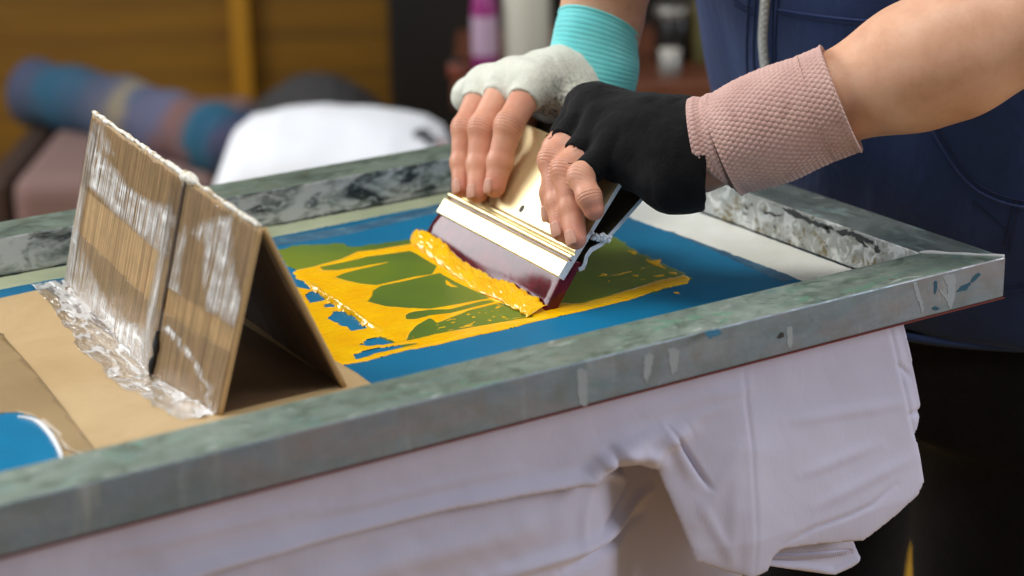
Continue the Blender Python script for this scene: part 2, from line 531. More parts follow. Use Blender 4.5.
# black streaks along the upper inner edge of the right rail
def spl_in(px, mat):
    px = ragged(px, 1.6)
    P = [on(a, b, 0, -W) for a, b in px]
    bm = bmesh.new(); nv = Vector((-1, 0, 0))
    top = [bm.verts.new(Vector(p) + nv * .00025) for p in P]; bot = [bm.verts.new(Vector(p) - nv * .0003) for p in P]
    bm.faces.new(top); bm.faces.new(bot[::-1])
    for i in range(len(P)):
        j = (i + 1) % len(P); bm.faces.new([top[i], bot[i], bot[j], top[j]])
    obj('paint_splash', bm, mat, frame)
def c4(*p): return [(680 + x / 4.8, 170 + y / 4.8) for x, y in p]
for q in [((490, 182), (540, 190), (600, 222), (660, 250), (730, 276), (735, 288), (690, 282), (640, 262), (580, 236), (540, 224), (510, 200)),
          ((740, 292), (790, 286), (850, 305), (925, 345), (925, 358), (880, 340), (900, 375), (860, 345), (820, 310), (780, 318), (760, 305)),
          ((310, 172), (326, 174), (330, 190), (316, 190)), ((380, 190), (470, 216), (500, 214), (480, 224), (420, 212)),
          ((935, 360), (955, 372), (958, 400), (940, 392)), ((690, 270), (715, 280), (722, 306), (705, 300))]:
    spl_in(c4(*q), mt_black_paint)

# ------------------------------------------------------------------ mesh with blue emulsion
t = NT('blue_emulsion_mesh')
v = t.co('Object')
n1 = t.noise(v, 9, 4, .5)
base = t.ramp(n1, [(.3, G(0, 98, 138)), (.7, G(2, 114, 156))])
w1 = t.wave(t.co('Object', (1, 1, 1)), 900, 0, 0, 1, 'BANDS', 'X'); w2 = t.wave(t.co('Object', (1, 1, 1)), 900, 0, 0, 1, 'BANDS', 'Y')
h = t.math('ADD', w1, w2)
mt_emul = t.out(base, .5, 0, t.bump(t.noise(v, 220, 3), .08, .0005), Specular_IOR_Level=.25)
mesh_o = obj('mesh_fabric', bmbox((-L + W - .004, W - .004, -H - .0011), (-W + .004, D - W + .004, -H)), mt_emul, frame)

def flat(name, P, mat, z0, z1, parent, jag=0.0, step=.0016, jscale=160):
    """thin sheet with outline P (xy) from z0 to z1, outline roughened by jag."""
    P = np.array([p[:2] for p in P])
    def dist(Q):
        Q2 = Q + (np.stack([fbm(Q, jscale, 2, 3), fbm(Q, jscale, 2, 9)], -1) * jag if jag else 0)
        return polysd(Q2, P)
    q, F, d = masked_grid(P.min(0) - .006, P.max(0) + .006, step, dist)
    top = np.concatenate([q, np.full((len(q), 1), z1)], 1)
    top[d > -1e-9, 2] = z0
    return obj(name, (top, F), mat, parent, smooth=True)

t = NT('worn_emulsion_edge'); v = t.co('Object')
mt_emul_edge = t.out(t.ramp(t.noise(v, 45, 5, .6), [(.3, G(20, 70, 104)), (.55, G(60, 106, 132)), (.75, G(110, 146, 160))]), .5)
flat('emulsion_edge', [M(270, 239), M(352, 226), M(440, 205), M(520, 190), M(520, 196), M(438, 213), M(350, 234), M(268, 248)], mt_emul_edge, -H, -H + .0003, frame, .0012)
flat('emulsion_edge', [M(628, 207), M(660, 214), M(722, 239), M(797, 279), M(784, 283), M(716, 252), M(655, 226), M(622, 214)], mt_emul_edge, -H, -H + .0003, frame, .0012)

t = NT('pale_screen_tape'); v = t.co('Object')
b_ = t.ramp(t.noise(v, 16, 5, .6), [(.3, G(222, 224, 212)), (.6, G(236, 237, 230)), (.8, G(244, 244, 240))])
b_ = t.mix(t.ramp(t.noise(t.co('Object', (1, 1, 1)), 60, 5, .7), [(.60, 0), (.76, .6)]), b_, G(196, 196, 172))
mt_tape = t.out(b_, .33, 0, t.bump(t.noise(v, 70, 4), .3, .001))
t = NT('green_cream_tape'); v = t.co('Object')
mt_tape2 = t.out(t.ramp(t.noise(v, 22, 5, .6), [(.3, G(160, 172, 140)), (.6, G(186, 194, 162)), (.8, G(205, 208, 184))]), .4, 0, t.bump(t.noise(v, 70, 4), .3, .001))
yb = M(300, 232)[1]
flat('border_tape', [(-L + W, yb), (-.40, yb - .001), (-.2, yb + .003), (-.12, yb + .004), (-.12, D - W - .001), (-L + W, D - W - .001)], mt_tape2, -H, -H + .0004, frame, .0012)
xb = M(797, 279)[0]
flat('border_tape', [(xb + .002, W + .001), (xb, .12), (xb - .004, .25), (xb - .006, .31), (xb - .01, D - W - .001), (-W - .0015, D - W - .001), (-W - .0015, W + .001)], mt_tape, -H, -H + .0005, frame, .0012)

# open stencil area, flooded: olive
t = NT('olive_stencil'); v = t.co('Object')
b_ = t.ramp(t.noise(t.co('Object', (1, .7, 1)), 7, 3, .5), [(.3, G(66, 94, 42)), (.5, G(92, 118, 36)), (.7, G(120, 136, 26))])
mt_olive = t.out(b_, .34, 0, t.bump(t.noise(v, 260, 2), .05, .0004))
flat('printed_stencil', [M(274, 251), M(300, 244.5), M(345, 243.2), M(352, 247), M(411, 240), M(608, 232), M(640, 253), M(694, 278), M(684, 284.5), M(540, 320), M(407, 350), M(380, 337), M(302, 274), M(290, 268)], mt_olive, -H, -H + .00045, frame, .003, .0014)

# ------------------------------------------------------------------ yellow ink on the mesh
def c3(*p): return [(260 + x / 3.8417, 230 + y / 3.8417) for x, y in p]     # crop 260,230 -> 500,380
def cI(*p): return [(260 + x / 4.112, 230 + y / 4.112) for x, y in p]
def cA(*p): return [(256 + x / 2.207, 180 + y / 2.207) for x, y in p]
def cR(*p): return [(580 + x / 5.236, 210 + y / 5.236) for x, y in p]
def MP(px): return np.array([M(a, b)[:2] for a, b in px])
ink_out = MP(cI((148, 166), (200, 156), (240, 147), (330, 122), (400, 90), (480, 80), (620, 58), (640, 52)) + [(424, 240), (470, 262), (552, 303)]
    + cR((0, 490), (100, 466), (200, 435), (300, 405), (400, 373), (480, 358), (545, 342), (582, 362), (560, 385), (480, 402), (400, 424), (300, 460), (200, 486), (100, 510), (0, 535))
    + cA((620, 312), (560, 328), (480, 345), (400, 365), (330, 377), (250, 398)) + [(330, 368), (300, 366), (270, 340), (262, 300), (286, 278)] )
holes = [MP(x) for x in (
    cI((250, 155), (340, 137), (450, 111), (560, 97), (616, 89), (640, 100), (699, 136), (725, 150), (705, 184), (640, 192), (560, 210), (480, 228), (420, 222), (360, 210), (312, 195), (350, 180), (420, 162), (500, 144), (548, 130), (480, 140), (400, 154), (320, 166), (265, 166)),
    cI((445, 295), (462, 275), (470, 250), (500, 232), (600, 212), (699, 189), (740, 180), (800, 215), (900, 262)) + [(489, 298.6)] + cI((740, 318), (699, 325), (620, 322), (520, 315)),
    cI((600, 355), (612, 345), (640, 338), (699, 331)) + cA((430, 287), (500, 269), (519, 267), (524, 270), (480, 281), (430, 294)) + cI((699, 352), (640, 368), (605, 368)),
    cI((605, 455), (618, 425), (650, 392), (699, 365)) + cA((400, 318), (470, 290), (540, 273), (576, 286), (610, 303), (560, 311), (480, 325), (400, 340), (340, 354)),
    cI((112, 176), (140, 180), (150, 200), (180, 215), (206, 245), (150, 234), (128, 212)),
    cI((185, 265), (215, 250), (250, 272), (282, 290), (206, 302), (200, 285)),
    cI((262, 306), (285, 300), (306, 316), (272, 318)),
    cI((284, 365), (305, 337), (340, 335), (382, 360), (436, 405), (380, 415), (330, 388)),
    cI((405, 478), (440, 455), (490, 442), (562, 466), (480, 477)),
    cI((388, 516), (420, 500), (500, 484), (600, 474), (642, 470), (560, 488), (470, 508), (400, 533)))]
crescent = MP(c3((710, 192), (724, 196), (742, 212), (768, 222), (735, 222), (712, 210)))
extras = [MP(cR(*q)) for q in (((333, 254), (350, 256), (380, 267), (400, 262), (432, 262), (420, 285), (440, 296), (458, 317), (420, 305), (385, 292), (352, 276)),
    ((238, 208), (280, 220), (292, 216), (306, 245), (270, 234)), ((458, 322), (478, 328), (500, 326), (516, 342), (480, 340), (462, 336)),
    ((488, 432), (520, 430), (524, 438), (492, 441)), ((120, 352), (200, 338), (390, 290), (330, 312), (210, 344)), ((200, 352), (260, 345), (390, 318), (300, 342)),
    ((240, 385), (285, 370), (280, 378), (245, 390)), ((300, 372), (330, 364), (380, 352), (330, 372)), ((390, 345), (445, 338), (448, 347), (400, 356)))]
ridge_l = MP(cI((205, 228), (260, 275), (330, 318), (400, 365), (490, 420)))
Pd = np.array([-0.2717, 0.3625])
def ink_d(Q):
    wq = Q + np.stack([fbm(Q, 260, 3, 21), fbm(Q, 260, 3, 33)], -1) * .0007
    # squeegee strokes run along x: stretch part of the noise that way
    st = np.stack([fbm(Q * [60, 420], 1, 2, 5), fbm(Q * [60, 420], 1, 2, 8)], -1) * .0007
    wq = wq + st
    d = polysd(wq, ink_out)
    for i, hl in enumerate(holes):
        h_ = polysd(wq if i > 3 else Q + st * .5, hl)
        if i > 3: h_ = h_ + np.maximum(0, fbm(Q * [50, 330], 1, 2, 40 + i)) * .004 - .0008
        d = np.maximum(d, -h_)
    for e in extras: d = np.minimum(d, polysd(wq, e) + np.maximum(0, fbm(Q * [80, 500], 1, 2, 14)) * .002)
    d = np.minimum(d, polysd(Q, crescent))
    # speckles left by the pass of the blade
    sp = fbm(Q * [180, 520], 1, 2, 77)
    zone = np.minimum(polysd(Q, holes[3]), polysd(Q, MP(cR((40, 350), (380, 280), (520, 350), (180, 430)))))
    d = np.minimum(d, np.where(zone < -.001, (.34 - sp) * .004, 1))
    return d
q, F, d = masked_grid(np.array([-.46, .125]), np.array([-.145, .40]), .00085, ink_d)
rd, rt, rs = polylined(q, ridge_l)
hgt = .0007 * (1 - np.exp(d / .0022)) + .00012 * fbm(q, 300, 2, 3) * (d < -.001)
hgt += np.exp(-(rd / .0022) ** 2) * .0038 * np.clip(-d / .002, 0, 1) * np.sin(np.clip(rt, .02, .98) * math.pi) ** .4 * (1 + .12 * fbm(q, 300, 2, 6))
hgt += np.clip(-d / .003, 0, 1) * .00018 * fbm(q * [40, 300], 1, 2, 4)
z = -H + .0004 + np.maximum(hgt, 0); z[d > -1e-9] = -H + .0001
t = NT('yellow_ink'); v = t.co('Object')
b_ = t.ramp(t.noise(v, 40, 3), [(.35, G(250, 184, 2)), (.65, G(255, 198, 6))])
mt_ink = t.out(b_, .14, 0, t.bump(t.noise(v, 420, 3, .6), .10, .0005), Specular_IOR_Level=.65, Subsurface_Weight=.15, Subsurface_Radius=(.002, .0012, .0003))
ink = obj('wet_ink', (np.concatenate([q, z[:, None]], 1), F), mt_ink, smooth=True)
tag(ink, 'wet yellow ink smeared over the blue and olive print screen', 'ink', kind='stuff')

# ------------------------------------------------------------------ kraft paper masking at the left
def kraft_mat(name, a, b):
    t = NT(name); v = t.co('Object')
    n = t.noise(v, 11, 5, .6, .5); f = t.noise(t.co('Object', (1, 7, 1), rot=(0, 0, .3)), 160, 3)
    c = t.mix(t.math('MULTIPLY', f, .3), t.ramp(n, [(.3, a), (.7, b)]), G(118, 92, 56))
    return t.out(c, .48, 0, t.bump(n, .5, .004), Coat_Weight=.15, Coat_Roughness=.4)
mt_kraft = kraft_mat('kraft_paper', G(186, 156, 110), G(208, 180, 134))
mt_kraft_d = kraft_mat('dark_kraft_paper', G(146, 122, 82), G(166, 140, 98))
mt_kraft_in = kraft_mat('brown_board', G(84, 62, 44), G(108, 82, 58))
def wavy(name, P, mat, z, amp, parent=None, step=.004, seed=0, jag=0, jscale=160):
    P = np.array([p[:2] for p in P])
    dist = (lambda Q: polysd(Q + (np.stack([fbm(Q, jscale, 2, 3 + seed), fbm(Q, jscale, 2, 9 + seed)], -1) * jag if jag else 0), P))
    q, F, d = masked_grid(P.min(0) - 2 * step, P.max(0) + 2 * step, step, dist)
    zz = z + amp * (.6 + .6 * fbm(q @ np.array([[.8, .6], [-.6, .8]]) * [22, 60], 1, 3, seed))
    o = obj(name, (np.concatenate([q, zz[:, None]], 1), F), mat, parent, smooth=True)
    return solid(o, .0003)
kraft = wavy('kraft_paper_sheet', [M(-70, 318), M(0, 300), M(62, 286), (-.515, .417), (-.452, .25), (-.448, .128), (-.455, .045), (-.82, .045)], mt_kraft, -.0292, .0006)
tag(kraft, 'light brown kraft paper sheet taped flat across the left of the screen', 'paper')
kraft2 = wavy('kraft_paper_sheet', [M(-70, 372), M(0, 335), M(30, 368), M(62, 408), M(102, 462), (-.62, .046), (-.64, .085), M(64, 452), M(56, 436), M(36, 421), M(18, 416), M(0, 416), M(-70, 430)], mt_kraft_d, -.0282, .0005, seed=5)
tag(kraft2, 'darker brown kraft paper strip with curved cut-out in the lower left corner', 'paper')
mt_bluefilm = plain('blue_coated_film', G(6, 118, 162), .22, 0, 25, .2)
patch = wavy('blue_film_patch', [M(-70, 432), M(0, 417), M(20, 416.5), M(36, 421), M(50, 434), M(60, 452), M(63, 470), (-.66, .047), (-.80, .047)], mt_bluefilm, -.0276, .0004, seed=9)
tag(patch, 'blue glossy film patch with a white torn edge in the lower left corner', 'film patch')
mt_whiteedge = plain('white_paper_edge', G(222, 224, 226), .5, 0)
wp = smooth_path([M(18, 416.5, -.0268), M(36, 421, -.0266), M(50, 434, -.0266), M(60, 452, -.0267), M(63, 468, -.0268)], 30)
obj('torn_edge', tube(wp, [.0006 + .0011 * math.sin(math.pi * i / 29) for i in range(30)], 8), mt_whiteedge, patch, smooth=True)

# ------------------------------------------------------------------ cardboard tent divider
t = NT('corrugated_cardboard')
uv = t.co('UV')
st = t.noise(t.co('UV', (34, .7, 1)), 1, 5, .7, .1)
st2 = t.wave(uv, 26, 2.5, 3, 2, 'BANDS', 'X')
base = t.mix(t.ramp(st, [(.36, 0), (.66, 1)]), G(204, 166, 112), G(128, 94, 54))
base = t.mix(t.math('MULTIPLY', st2, .18), base, G(86, 64, 38))
base = t.mix(t.ramp(t.noise(t.co('UV', (3, 5, 1)), 2, 4), [(.45, 0), (.7, .35)]), base, G(128, 112, 66))
mt_card = t.out(base, .6, 0, t.bump(st2, .25, .002))
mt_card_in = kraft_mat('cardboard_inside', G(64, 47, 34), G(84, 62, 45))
t = NT('frayed_white_edge'); v = t.co('Object')
mt_fray = t.out(t.ramp(t.noise(v, 160, 4, .7), [(.38, G(170, 148, 108)), (.5, G(226, 220, 206)), (.7, G(240, 238, 232))]), .6, 0, t.bump(t.noise(v, 300, 3), .6, .002))
# clear tape: shiny, wrinkled, with window glare painted on as whitish patches
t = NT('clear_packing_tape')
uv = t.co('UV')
lift = t.attr('painted_glare')  # mask of the painted window glare
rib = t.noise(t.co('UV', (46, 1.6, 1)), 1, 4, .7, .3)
f = t.math('MULTIPLY', lift, t.math('ADD', t.ramp(rib, [(.42, 0), (.58, 1)]), t.ramp(lift, [(.75, 0), (1, .6)])))  # lift here is the painted glare mask, broken up by the ribs
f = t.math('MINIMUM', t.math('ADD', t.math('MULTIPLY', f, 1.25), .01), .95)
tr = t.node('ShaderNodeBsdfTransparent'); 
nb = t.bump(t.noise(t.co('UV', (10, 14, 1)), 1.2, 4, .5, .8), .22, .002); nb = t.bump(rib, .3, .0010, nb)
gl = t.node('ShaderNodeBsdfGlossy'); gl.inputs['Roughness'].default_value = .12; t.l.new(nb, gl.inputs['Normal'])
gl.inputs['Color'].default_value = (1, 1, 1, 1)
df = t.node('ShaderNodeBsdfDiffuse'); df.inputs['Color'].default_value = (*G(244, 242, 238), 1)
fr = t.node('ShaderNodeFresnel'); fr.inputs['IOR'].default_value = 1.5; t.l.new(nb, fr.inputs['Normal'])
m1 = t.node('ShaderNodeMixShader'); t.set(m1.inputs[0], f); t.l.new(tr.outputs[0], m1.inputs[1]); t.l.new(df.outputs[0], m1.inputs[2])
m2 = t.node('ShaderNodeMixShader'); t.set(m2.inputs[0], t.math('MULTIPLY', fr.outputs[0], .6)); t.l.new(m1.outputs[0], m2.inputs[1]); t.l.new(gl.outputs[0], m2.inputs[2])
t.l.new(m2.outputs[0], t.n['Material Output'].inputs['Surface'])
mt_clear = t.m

tent = empty('cardboard_divider', (-.52, .27, -.0285))
tag(tent, 'folded brown cardboard tent taped upright across the left of the screen', 'cardboard divider')
zb = -.0285
def lerp(a, b, t_): return np.asarray(a, float) * (1 - t_) + np.asarray(b, float) * t_
# front board: two leaves meeting at a vertical score line, bottom and top points
BL, BF, BR = np.array([-.5338, .4228, zb]), np.array([-.5600, .2018, zb]), np.array([-.5529, .1146, zb])
TL, TF, TR = np.array([-.5018, .4227, .0940]), np.array([-.5262, .2018, .0983]), np.array([-.5184, .1146, .0852])
def board(name, quad, mat, nu, nv, thick, parent, off=0, bulge=0, seed=0, glare=None):
    """quad: bottom a, bottom b, top b, top a"""
    a, b, c, d_ = quad; V = []; UV = []
    nrm = np.cross(b - a, d_ - a); nrm /= np.linalg.norm(nrm)
    for i in range(nu + 1):
        for j in range(nv + 1):
            u, w = i / nu, j / nv
            p = lerp(lerp(a, b, u), lerp(d_, c, u), w)
            amp = bulge * (vnoise(np.array([u * 3, w * 3, seed * 5.3])) + .35 * vnoise(np.array([u * 40, w * 2.0, seed * 1.3])))
            if j == nv: p = p + np.array([0, 0, .0012 * vnoise(np.array([u * 46, seed, 2.]))])
            V.append(p + nrm * (amp + off)); UV.append((u * np.linalg.norm(b - a) / .1, w * np.linalg.norm(d_ - a) / .1))
    F = [[i*(nv+1)+j, (i+1)*(nv+1)+j, (i+1)*(nv+1)+j+1, i*(nv+1)+j+1] for i in range(nu) for j in range(nv)]
    o = obj(name, (np.array(V), F), mat, parent, smooth=True); uvset(o, UV)
    if glare is not None:
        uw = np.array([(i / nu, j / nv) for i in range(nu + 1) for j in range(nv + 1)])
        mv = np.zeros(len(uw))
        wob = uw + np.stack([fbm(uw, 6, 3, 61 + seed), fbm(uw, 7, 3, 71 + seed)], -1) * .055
        for poly, soft, amt in glare: mv = np.maximum(mv, amt * np.clip(.5 - polysd(wob, np.array(poly, float)) / soft, 0, 1))
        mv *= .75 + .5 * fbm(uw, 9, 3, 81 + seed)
        attr(o, 'painted_glare', np.clip(mv, 0, 1))
    if thick: solid(o, thick, -1 if thick > .001 else 0)
    return o
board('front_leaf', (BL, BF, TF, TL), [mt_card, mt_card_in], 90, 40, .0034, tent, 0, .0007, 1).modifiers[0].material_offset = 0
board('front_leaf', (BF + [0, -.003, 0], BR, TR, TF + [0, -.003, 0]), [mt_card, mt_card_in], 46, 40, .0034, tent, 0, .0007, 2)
# the score between the leaves
obj('score_line', tube([lerp(BF, TF, w) + np.array([-.0002, -.0015, 0]) + .0003 * np.array([vnoise(np.array([w * 20, 1., 2.])), 0, 0]) for w in np.linspace(0, .985, 30)], .0016, 8), mt_card_in, tent, smooth=True)
# back board, leaning the other way; its open end shows the dark inside
KR, KL = np.array([-.4655, .113, zb]), np.array([-.447, .415, zb])
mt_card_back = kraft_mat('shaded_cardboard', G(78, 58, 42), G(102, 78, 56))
TR2, TL2 = TR + np.array([.0042, .0, -.001]), TL + np.array([.0075, .002, -.004])
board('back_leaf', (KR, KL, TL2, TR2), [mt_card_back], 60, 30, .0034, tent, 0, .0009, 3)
# frayed top edges
ridge = [lerp(TL, TF, u) for u in np.linspace(0, 1, 50)] + [lerp(TF + [0, -.003, 0], TR, u) for u in np.linspace(0, 1, 26)]
fr_p = [p + np.array([.0012, 0, .0006 + .0008 * vnoise(np.array([i * .7, 3., 1.]))]) for i, p in enumerate(ridge)]
obj('frayed_edge', tube(fr_p, [.0016 + .0006 * vnoise(np.array([i * .55, 9., 2.])) + (.0022 if 47 < i < 53 else 0) for i in range(len(fr_p))], 8), mt_fray, tent, smooth=True)
obj('end_edge', tube([lerp(BR, TR, w) + np.array([.0014, -.0012, 0]) for w in np.linspace(0, 1, 24)], [.0015] * 24, 8), mt_card, tent, smooth=True)
obj('end_edge', tube([lerp(KR, TR2, w) + np.array([-.0008, -.0006, 0]) for w in np.linspace(0, 1, 24)], [.0019] * 24, 8), mt_card, tent, smooth=True)
# dark tape gap at the foot of the score
# tape over the leaves
def q4(a, b, c, d_, u0, u1, w0, w1):
    f_ = lambda u, w: lerp(lerp(a, b, u), lerp(d_, c, u), w)
    return f_(u0, w0), f_(u1, w0), f_(u1, w1), f_(u0, w1)
LQ = (BL, BF, TF, TL); RQ = (BF + [0, -.003, 0], BR, TR, TF + [0, -.003, 0])
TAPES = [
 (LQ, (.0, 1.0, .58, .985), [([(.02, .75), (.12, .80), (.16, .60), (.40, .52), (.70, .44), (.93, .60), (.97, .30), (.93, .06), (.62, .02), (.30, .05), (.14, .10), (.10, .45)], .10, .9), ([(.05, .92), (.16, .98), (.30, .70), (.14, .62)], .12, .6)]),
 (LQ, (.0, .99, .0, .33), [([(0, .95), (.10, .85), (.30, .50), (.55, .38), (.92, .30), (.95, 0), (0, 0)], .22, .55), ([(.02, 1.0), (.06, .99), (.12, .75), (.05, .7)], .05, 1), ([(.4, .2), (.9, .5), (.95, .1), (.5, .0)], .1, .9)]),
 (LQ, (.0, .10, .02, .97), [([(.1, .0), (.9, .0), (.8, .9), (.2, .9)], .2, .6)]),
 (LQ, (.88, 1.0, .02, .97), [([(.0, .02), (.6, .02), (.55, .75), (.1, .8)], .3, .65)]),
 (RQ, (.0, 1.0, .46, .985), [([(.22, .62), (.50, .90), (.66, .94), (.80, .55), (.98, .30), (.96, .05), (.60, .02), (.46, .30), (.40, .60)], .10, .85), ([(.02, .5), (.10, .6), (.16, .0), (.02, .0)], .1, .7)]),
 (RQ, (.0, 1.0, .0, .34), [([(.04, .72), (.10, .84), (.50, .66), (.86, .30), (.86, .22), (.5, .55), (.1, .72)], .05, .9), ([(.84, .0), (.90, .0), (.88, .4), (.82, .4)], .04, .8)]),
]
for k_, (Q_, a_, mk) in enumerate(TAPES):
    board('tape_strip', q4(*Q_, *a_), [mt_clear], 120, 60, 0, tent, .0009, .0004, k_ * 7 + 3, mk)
obj('base_leaf', bmbox((-.552, .116, -.0284), (-.468, .415, -.0278)), mt_kraft_in, tent)
# wrinkled tape that joins the foot of the tent to the kraft paper
def foot_tape(a, b, c, d_, nu, nv, amp, seed):
    V = []; UV = []
    for i in range(nu + 1):
        for j in range(nv + 1):
            u, w = i / nu, j / nv
            jag_ = .12 * vnoise(np.array([u * 9, seed, 0.])) + .05 * vnoise(np.array([u * 31, seed, 3.]))
            p = lerp(lerp(a, b, u), lerp(d_, c, u), w * (1 + jag_))
            x_ = np.array([u * 5 + w * 2.2, w * 2 - u * .5, seed])
            rg = 1 - abs(vnoise(x_ * [2.2, 1.3, 1])) * 2
            V.append(p + np.array([0, 0, .0008 + amp * max(rg, 0) ** 2 + .0004 * vnoise(np.array([u * 50, w * 30, seed]))]))
            UV.append((u * 3.1, w * .35))
    F = [[i*(nv+1)+j, (i+1)*(nv+1)+j, (i+1)*(nv+1)+j+1, i*(nv+1)+j+1] for i in range(nu) for j in range(nv)]
    o = obj('tape_strip', (np.array(V), F), mt_clear, tent, smooth=True); uvset(o, UV)
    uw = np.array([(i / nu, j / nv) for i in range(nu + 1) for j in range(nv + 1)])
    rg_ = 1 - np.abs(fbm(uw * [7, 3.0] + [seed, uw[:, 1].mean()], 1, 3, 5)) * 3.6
    attr(o, 'painted_glare', np.clip(rg_ * 2.1 * (1.15 - .7 * uw[:, 1]), 0, 1)); return o  # glare whitened into the colour along the wrinkles
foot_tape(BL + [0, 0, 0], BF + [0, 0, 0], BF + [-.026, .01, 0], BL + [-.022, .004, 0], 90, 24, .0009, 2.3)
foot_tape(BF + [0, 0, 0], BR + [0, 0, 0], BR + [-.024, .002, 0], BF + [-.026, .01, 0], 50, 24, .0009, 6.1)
obj('black_tear', tube([lerp(BF, TF, w) + np.array([-.0012, -.003 + .0012 * math.sin(40 * w), .002]) for w in np.linspace(.0, .22, 14)], [.0008 + .0016 * abs(math.sin(31 * w)) for w in np.linspace(.0, .22, 14)], 8), plain('black_fleck', G(14, 13, 13), .5), tent, smooth=True)

# ------------------------------------------------------------------ squeegee
SA = math.radians(4)
EL = np.array([math.sin(SA), math.cos(SA), 0])
ET = np.array([.0455 * math.cos(SA), -.0455 * math.sin(SA), .0591]); ET /= np.linalg.norm(ET)
NF = -np.cross(EL, ET)
P0 = np.array([-.2685, .16, -.0076])
SL = .190
XH = np.array([math.cos(SA), -math.sin(SA), 0])
def pl(l, t_, off=0): return P0 + l * EL + t_ * ET + off * NF
def xz(l, x, z):            # profile point given as world x,z of the near end
    return P0 + l * EL + (x - P0[0]) * XH + np.array([0, 0, z - P0[2]])
def onplate(px, py, off=0):
    d = ray(px, py); t_ = ((P0 + off * NF - CAMC) @ NF) / (d @ NF); return CAMC + t_ * d

t = NT('champagne_anodised_aluminium'); v = t.co('Object')
n = t.noise(v, 30, 5, .6)
mt_gold = t.out(t.ramp(n, [(.3, G(216, 198, 148)), (.7, G(232, 216, 170))]), t.ramp(t.noise(v, 12, 4), [(.3, .34), (.7, .46)]), .72, t.bump(t.noise(v, 150, 4), .06, .0005))
mt_cut = plain('cut_metal_end', G(214, 218, 224), .5, .1, 260, .3, 400)
mt_slot = plain('shaded_channel', G(58, 50, 36), .6, .2, 120, .4)  # dark brown that carries the shade inside the channel
t = NT('maroon_rubber_blade'); v = t.co('Object')
mt_rub = t.out(t.ramp(t.noise(v, 60, 5, .65), [(.35, G(70, 10, 20)), (.65, G(104, 24, 36))]), .09, 0, t.bump(t.noise(v, 140, 4), .06, .0006), Specular_IOR_Level=.26)

squeegee = empty('squeegee', (P0 + SL / 2 * EL + np.array([0, 0, -.022])))
tag(squeegee, 'gold aluminium squeegee with maroon rubber blade gripped by both gloved hands', 'squeegee')

def extrude(name, prof, l0, l1, mats, parent, nseg=1, rough_end=0.0, face_mat=0, end_mat=1):
    """prof: list of functions l -> point ; closed outline"""
    n_ = len(prof); V = []; F = []; MI = []
    for s_ in range(nseg + 1):
        l = l0 + (l1 - l0) * s_ / nseg
        for i, g in enumerate(prof):
            jj = rough_end * vnoise(np.array([i * 1.7, s_ * 3.1, 2.])) if s_ in (0, nseg) else 0
            V.append(g(l + jj))
    for s_ in range(nseg):
        for i in range(n_):
            j = (i + 1) % n_
            F.append([s_*n_+i, s_*n_+j, (s_+1)*n_+j, (s_+1)*n_+i]); MI.append(face_mat)
    F.append(list(range(n_))[::-1]); MI.append(end_mat)
    F.append([nseg*n_+i for i in range(n_)]); MI.append(end_mat)
    bm = bmesh.new(); vs = [bm.verts.new(p) for p in V]
    for f, mi in zip(F, MI):
        bm.faces.new([vs[k] for k in f]).material_index = mi
    return obj(name, bm, mats, parent)
fp = [(0, -.0030), (0, .0022), (.0008, .003), (.0122, .003), (.0134, .0022), (.0142, .0004), (.0150, .0004), (.0156, .0018), (.0164, .0024), (.0176, .0024), (.0184, .0018),
      (.0190, .0002), (.0198, .0002), (.0206, .0014), (.0214, .0019), (.0226, .0019), (.0236, .0012), (.0246, 0), (.0895, 0), (.0912, -.0004), (.092, -.0012), (.0912, -.0029), (.0895, -.0032)]
plate = extrude('front_plate', [(lambda l, a=a, b=b: pl(l, a, b)) for a, b in fp], 0, SL, [mt_gold, mt_cut], squeegee, 1, .0006)
bevel(plate, .0003, 1, 50)
# back wall and web, with the wavy cut end seen from the near side
bo = [(-.2532, -.0050), (-.2500, -.0036), (-.2475, .0000), (-.2462, .0045), (-.2428, .0078), (-.2335, .0108), (-.2197, .0223), (-.1958, .0432), (-.1760, .0610)]
bi = []
for i, (x, z) in enumerate(bo):
    a = np.array(bo[max(i-1, 0)]); b = np.array(bo[min(i+1, len(bo)-1)]); tt_ = (b - a) / np.linalg.norm(b - a)
    nn_ = np.array([-tt_[1], tt_[0]]); q_ = np.array([x, z]) + nn_ * .0034; bi.append(tuple(q_))
bprof = [(lambda l, a=a: xz(l, *a)) for a in bo] + [(lambda l, a=a: xz(l, *a)) for a in bi[::-1]]
bp_ = extrude('back_plate', bprof, 0, SL, [mt_gold, mt_cut, mt_slot], squeegee, 1, .0012)
for k_, p_ in enumerate(bp_.data.polygons):
    if len(bo) <= k_ < 2 * len(bo) - 1: p_.material_index = 2  # shade under the hand put into the inner face colour
web = [(-.2405, .0205), (-.2372, .0172), (-.2330, .0135), (-.2342, .0118), (-.2380, .0150), (-.2422, .0186)]
extrude('web', [(lambda l, a=a: xz(l, *a)) for a in web], .0008, SL - .001, [mt_slot, mt_cut], squeegee, 1, .0015)
# rough burrs on the cut end of the web
for k in range(16):
    u = k / 15
    c = lerp(xz(-.0004, -.2440, .0200), xz(-.0004, -.2290, .0150), u) + np.array([.0012 * vnoise(np.array([k * 1.3, 2., 0.])), 0, .0022 * vnoise(np.array([k * 1.9, 7., 0.]))])
    bm = bmesh.new(); bmesh.ops.create_icosphere(bm, subdivisions=2, radius=.0013 + .0009 * abs(vnoise(np.array([k * 2.3, 1., 5.]))))
    for v_ in bm.verts: v_.co = Vector(c) + v_.co * (1 + .4 * float(vnoise(np.array(v_.co) * 900 + k)))
    obj('burr', bm, mt_cut, squeegee, smooth=True)
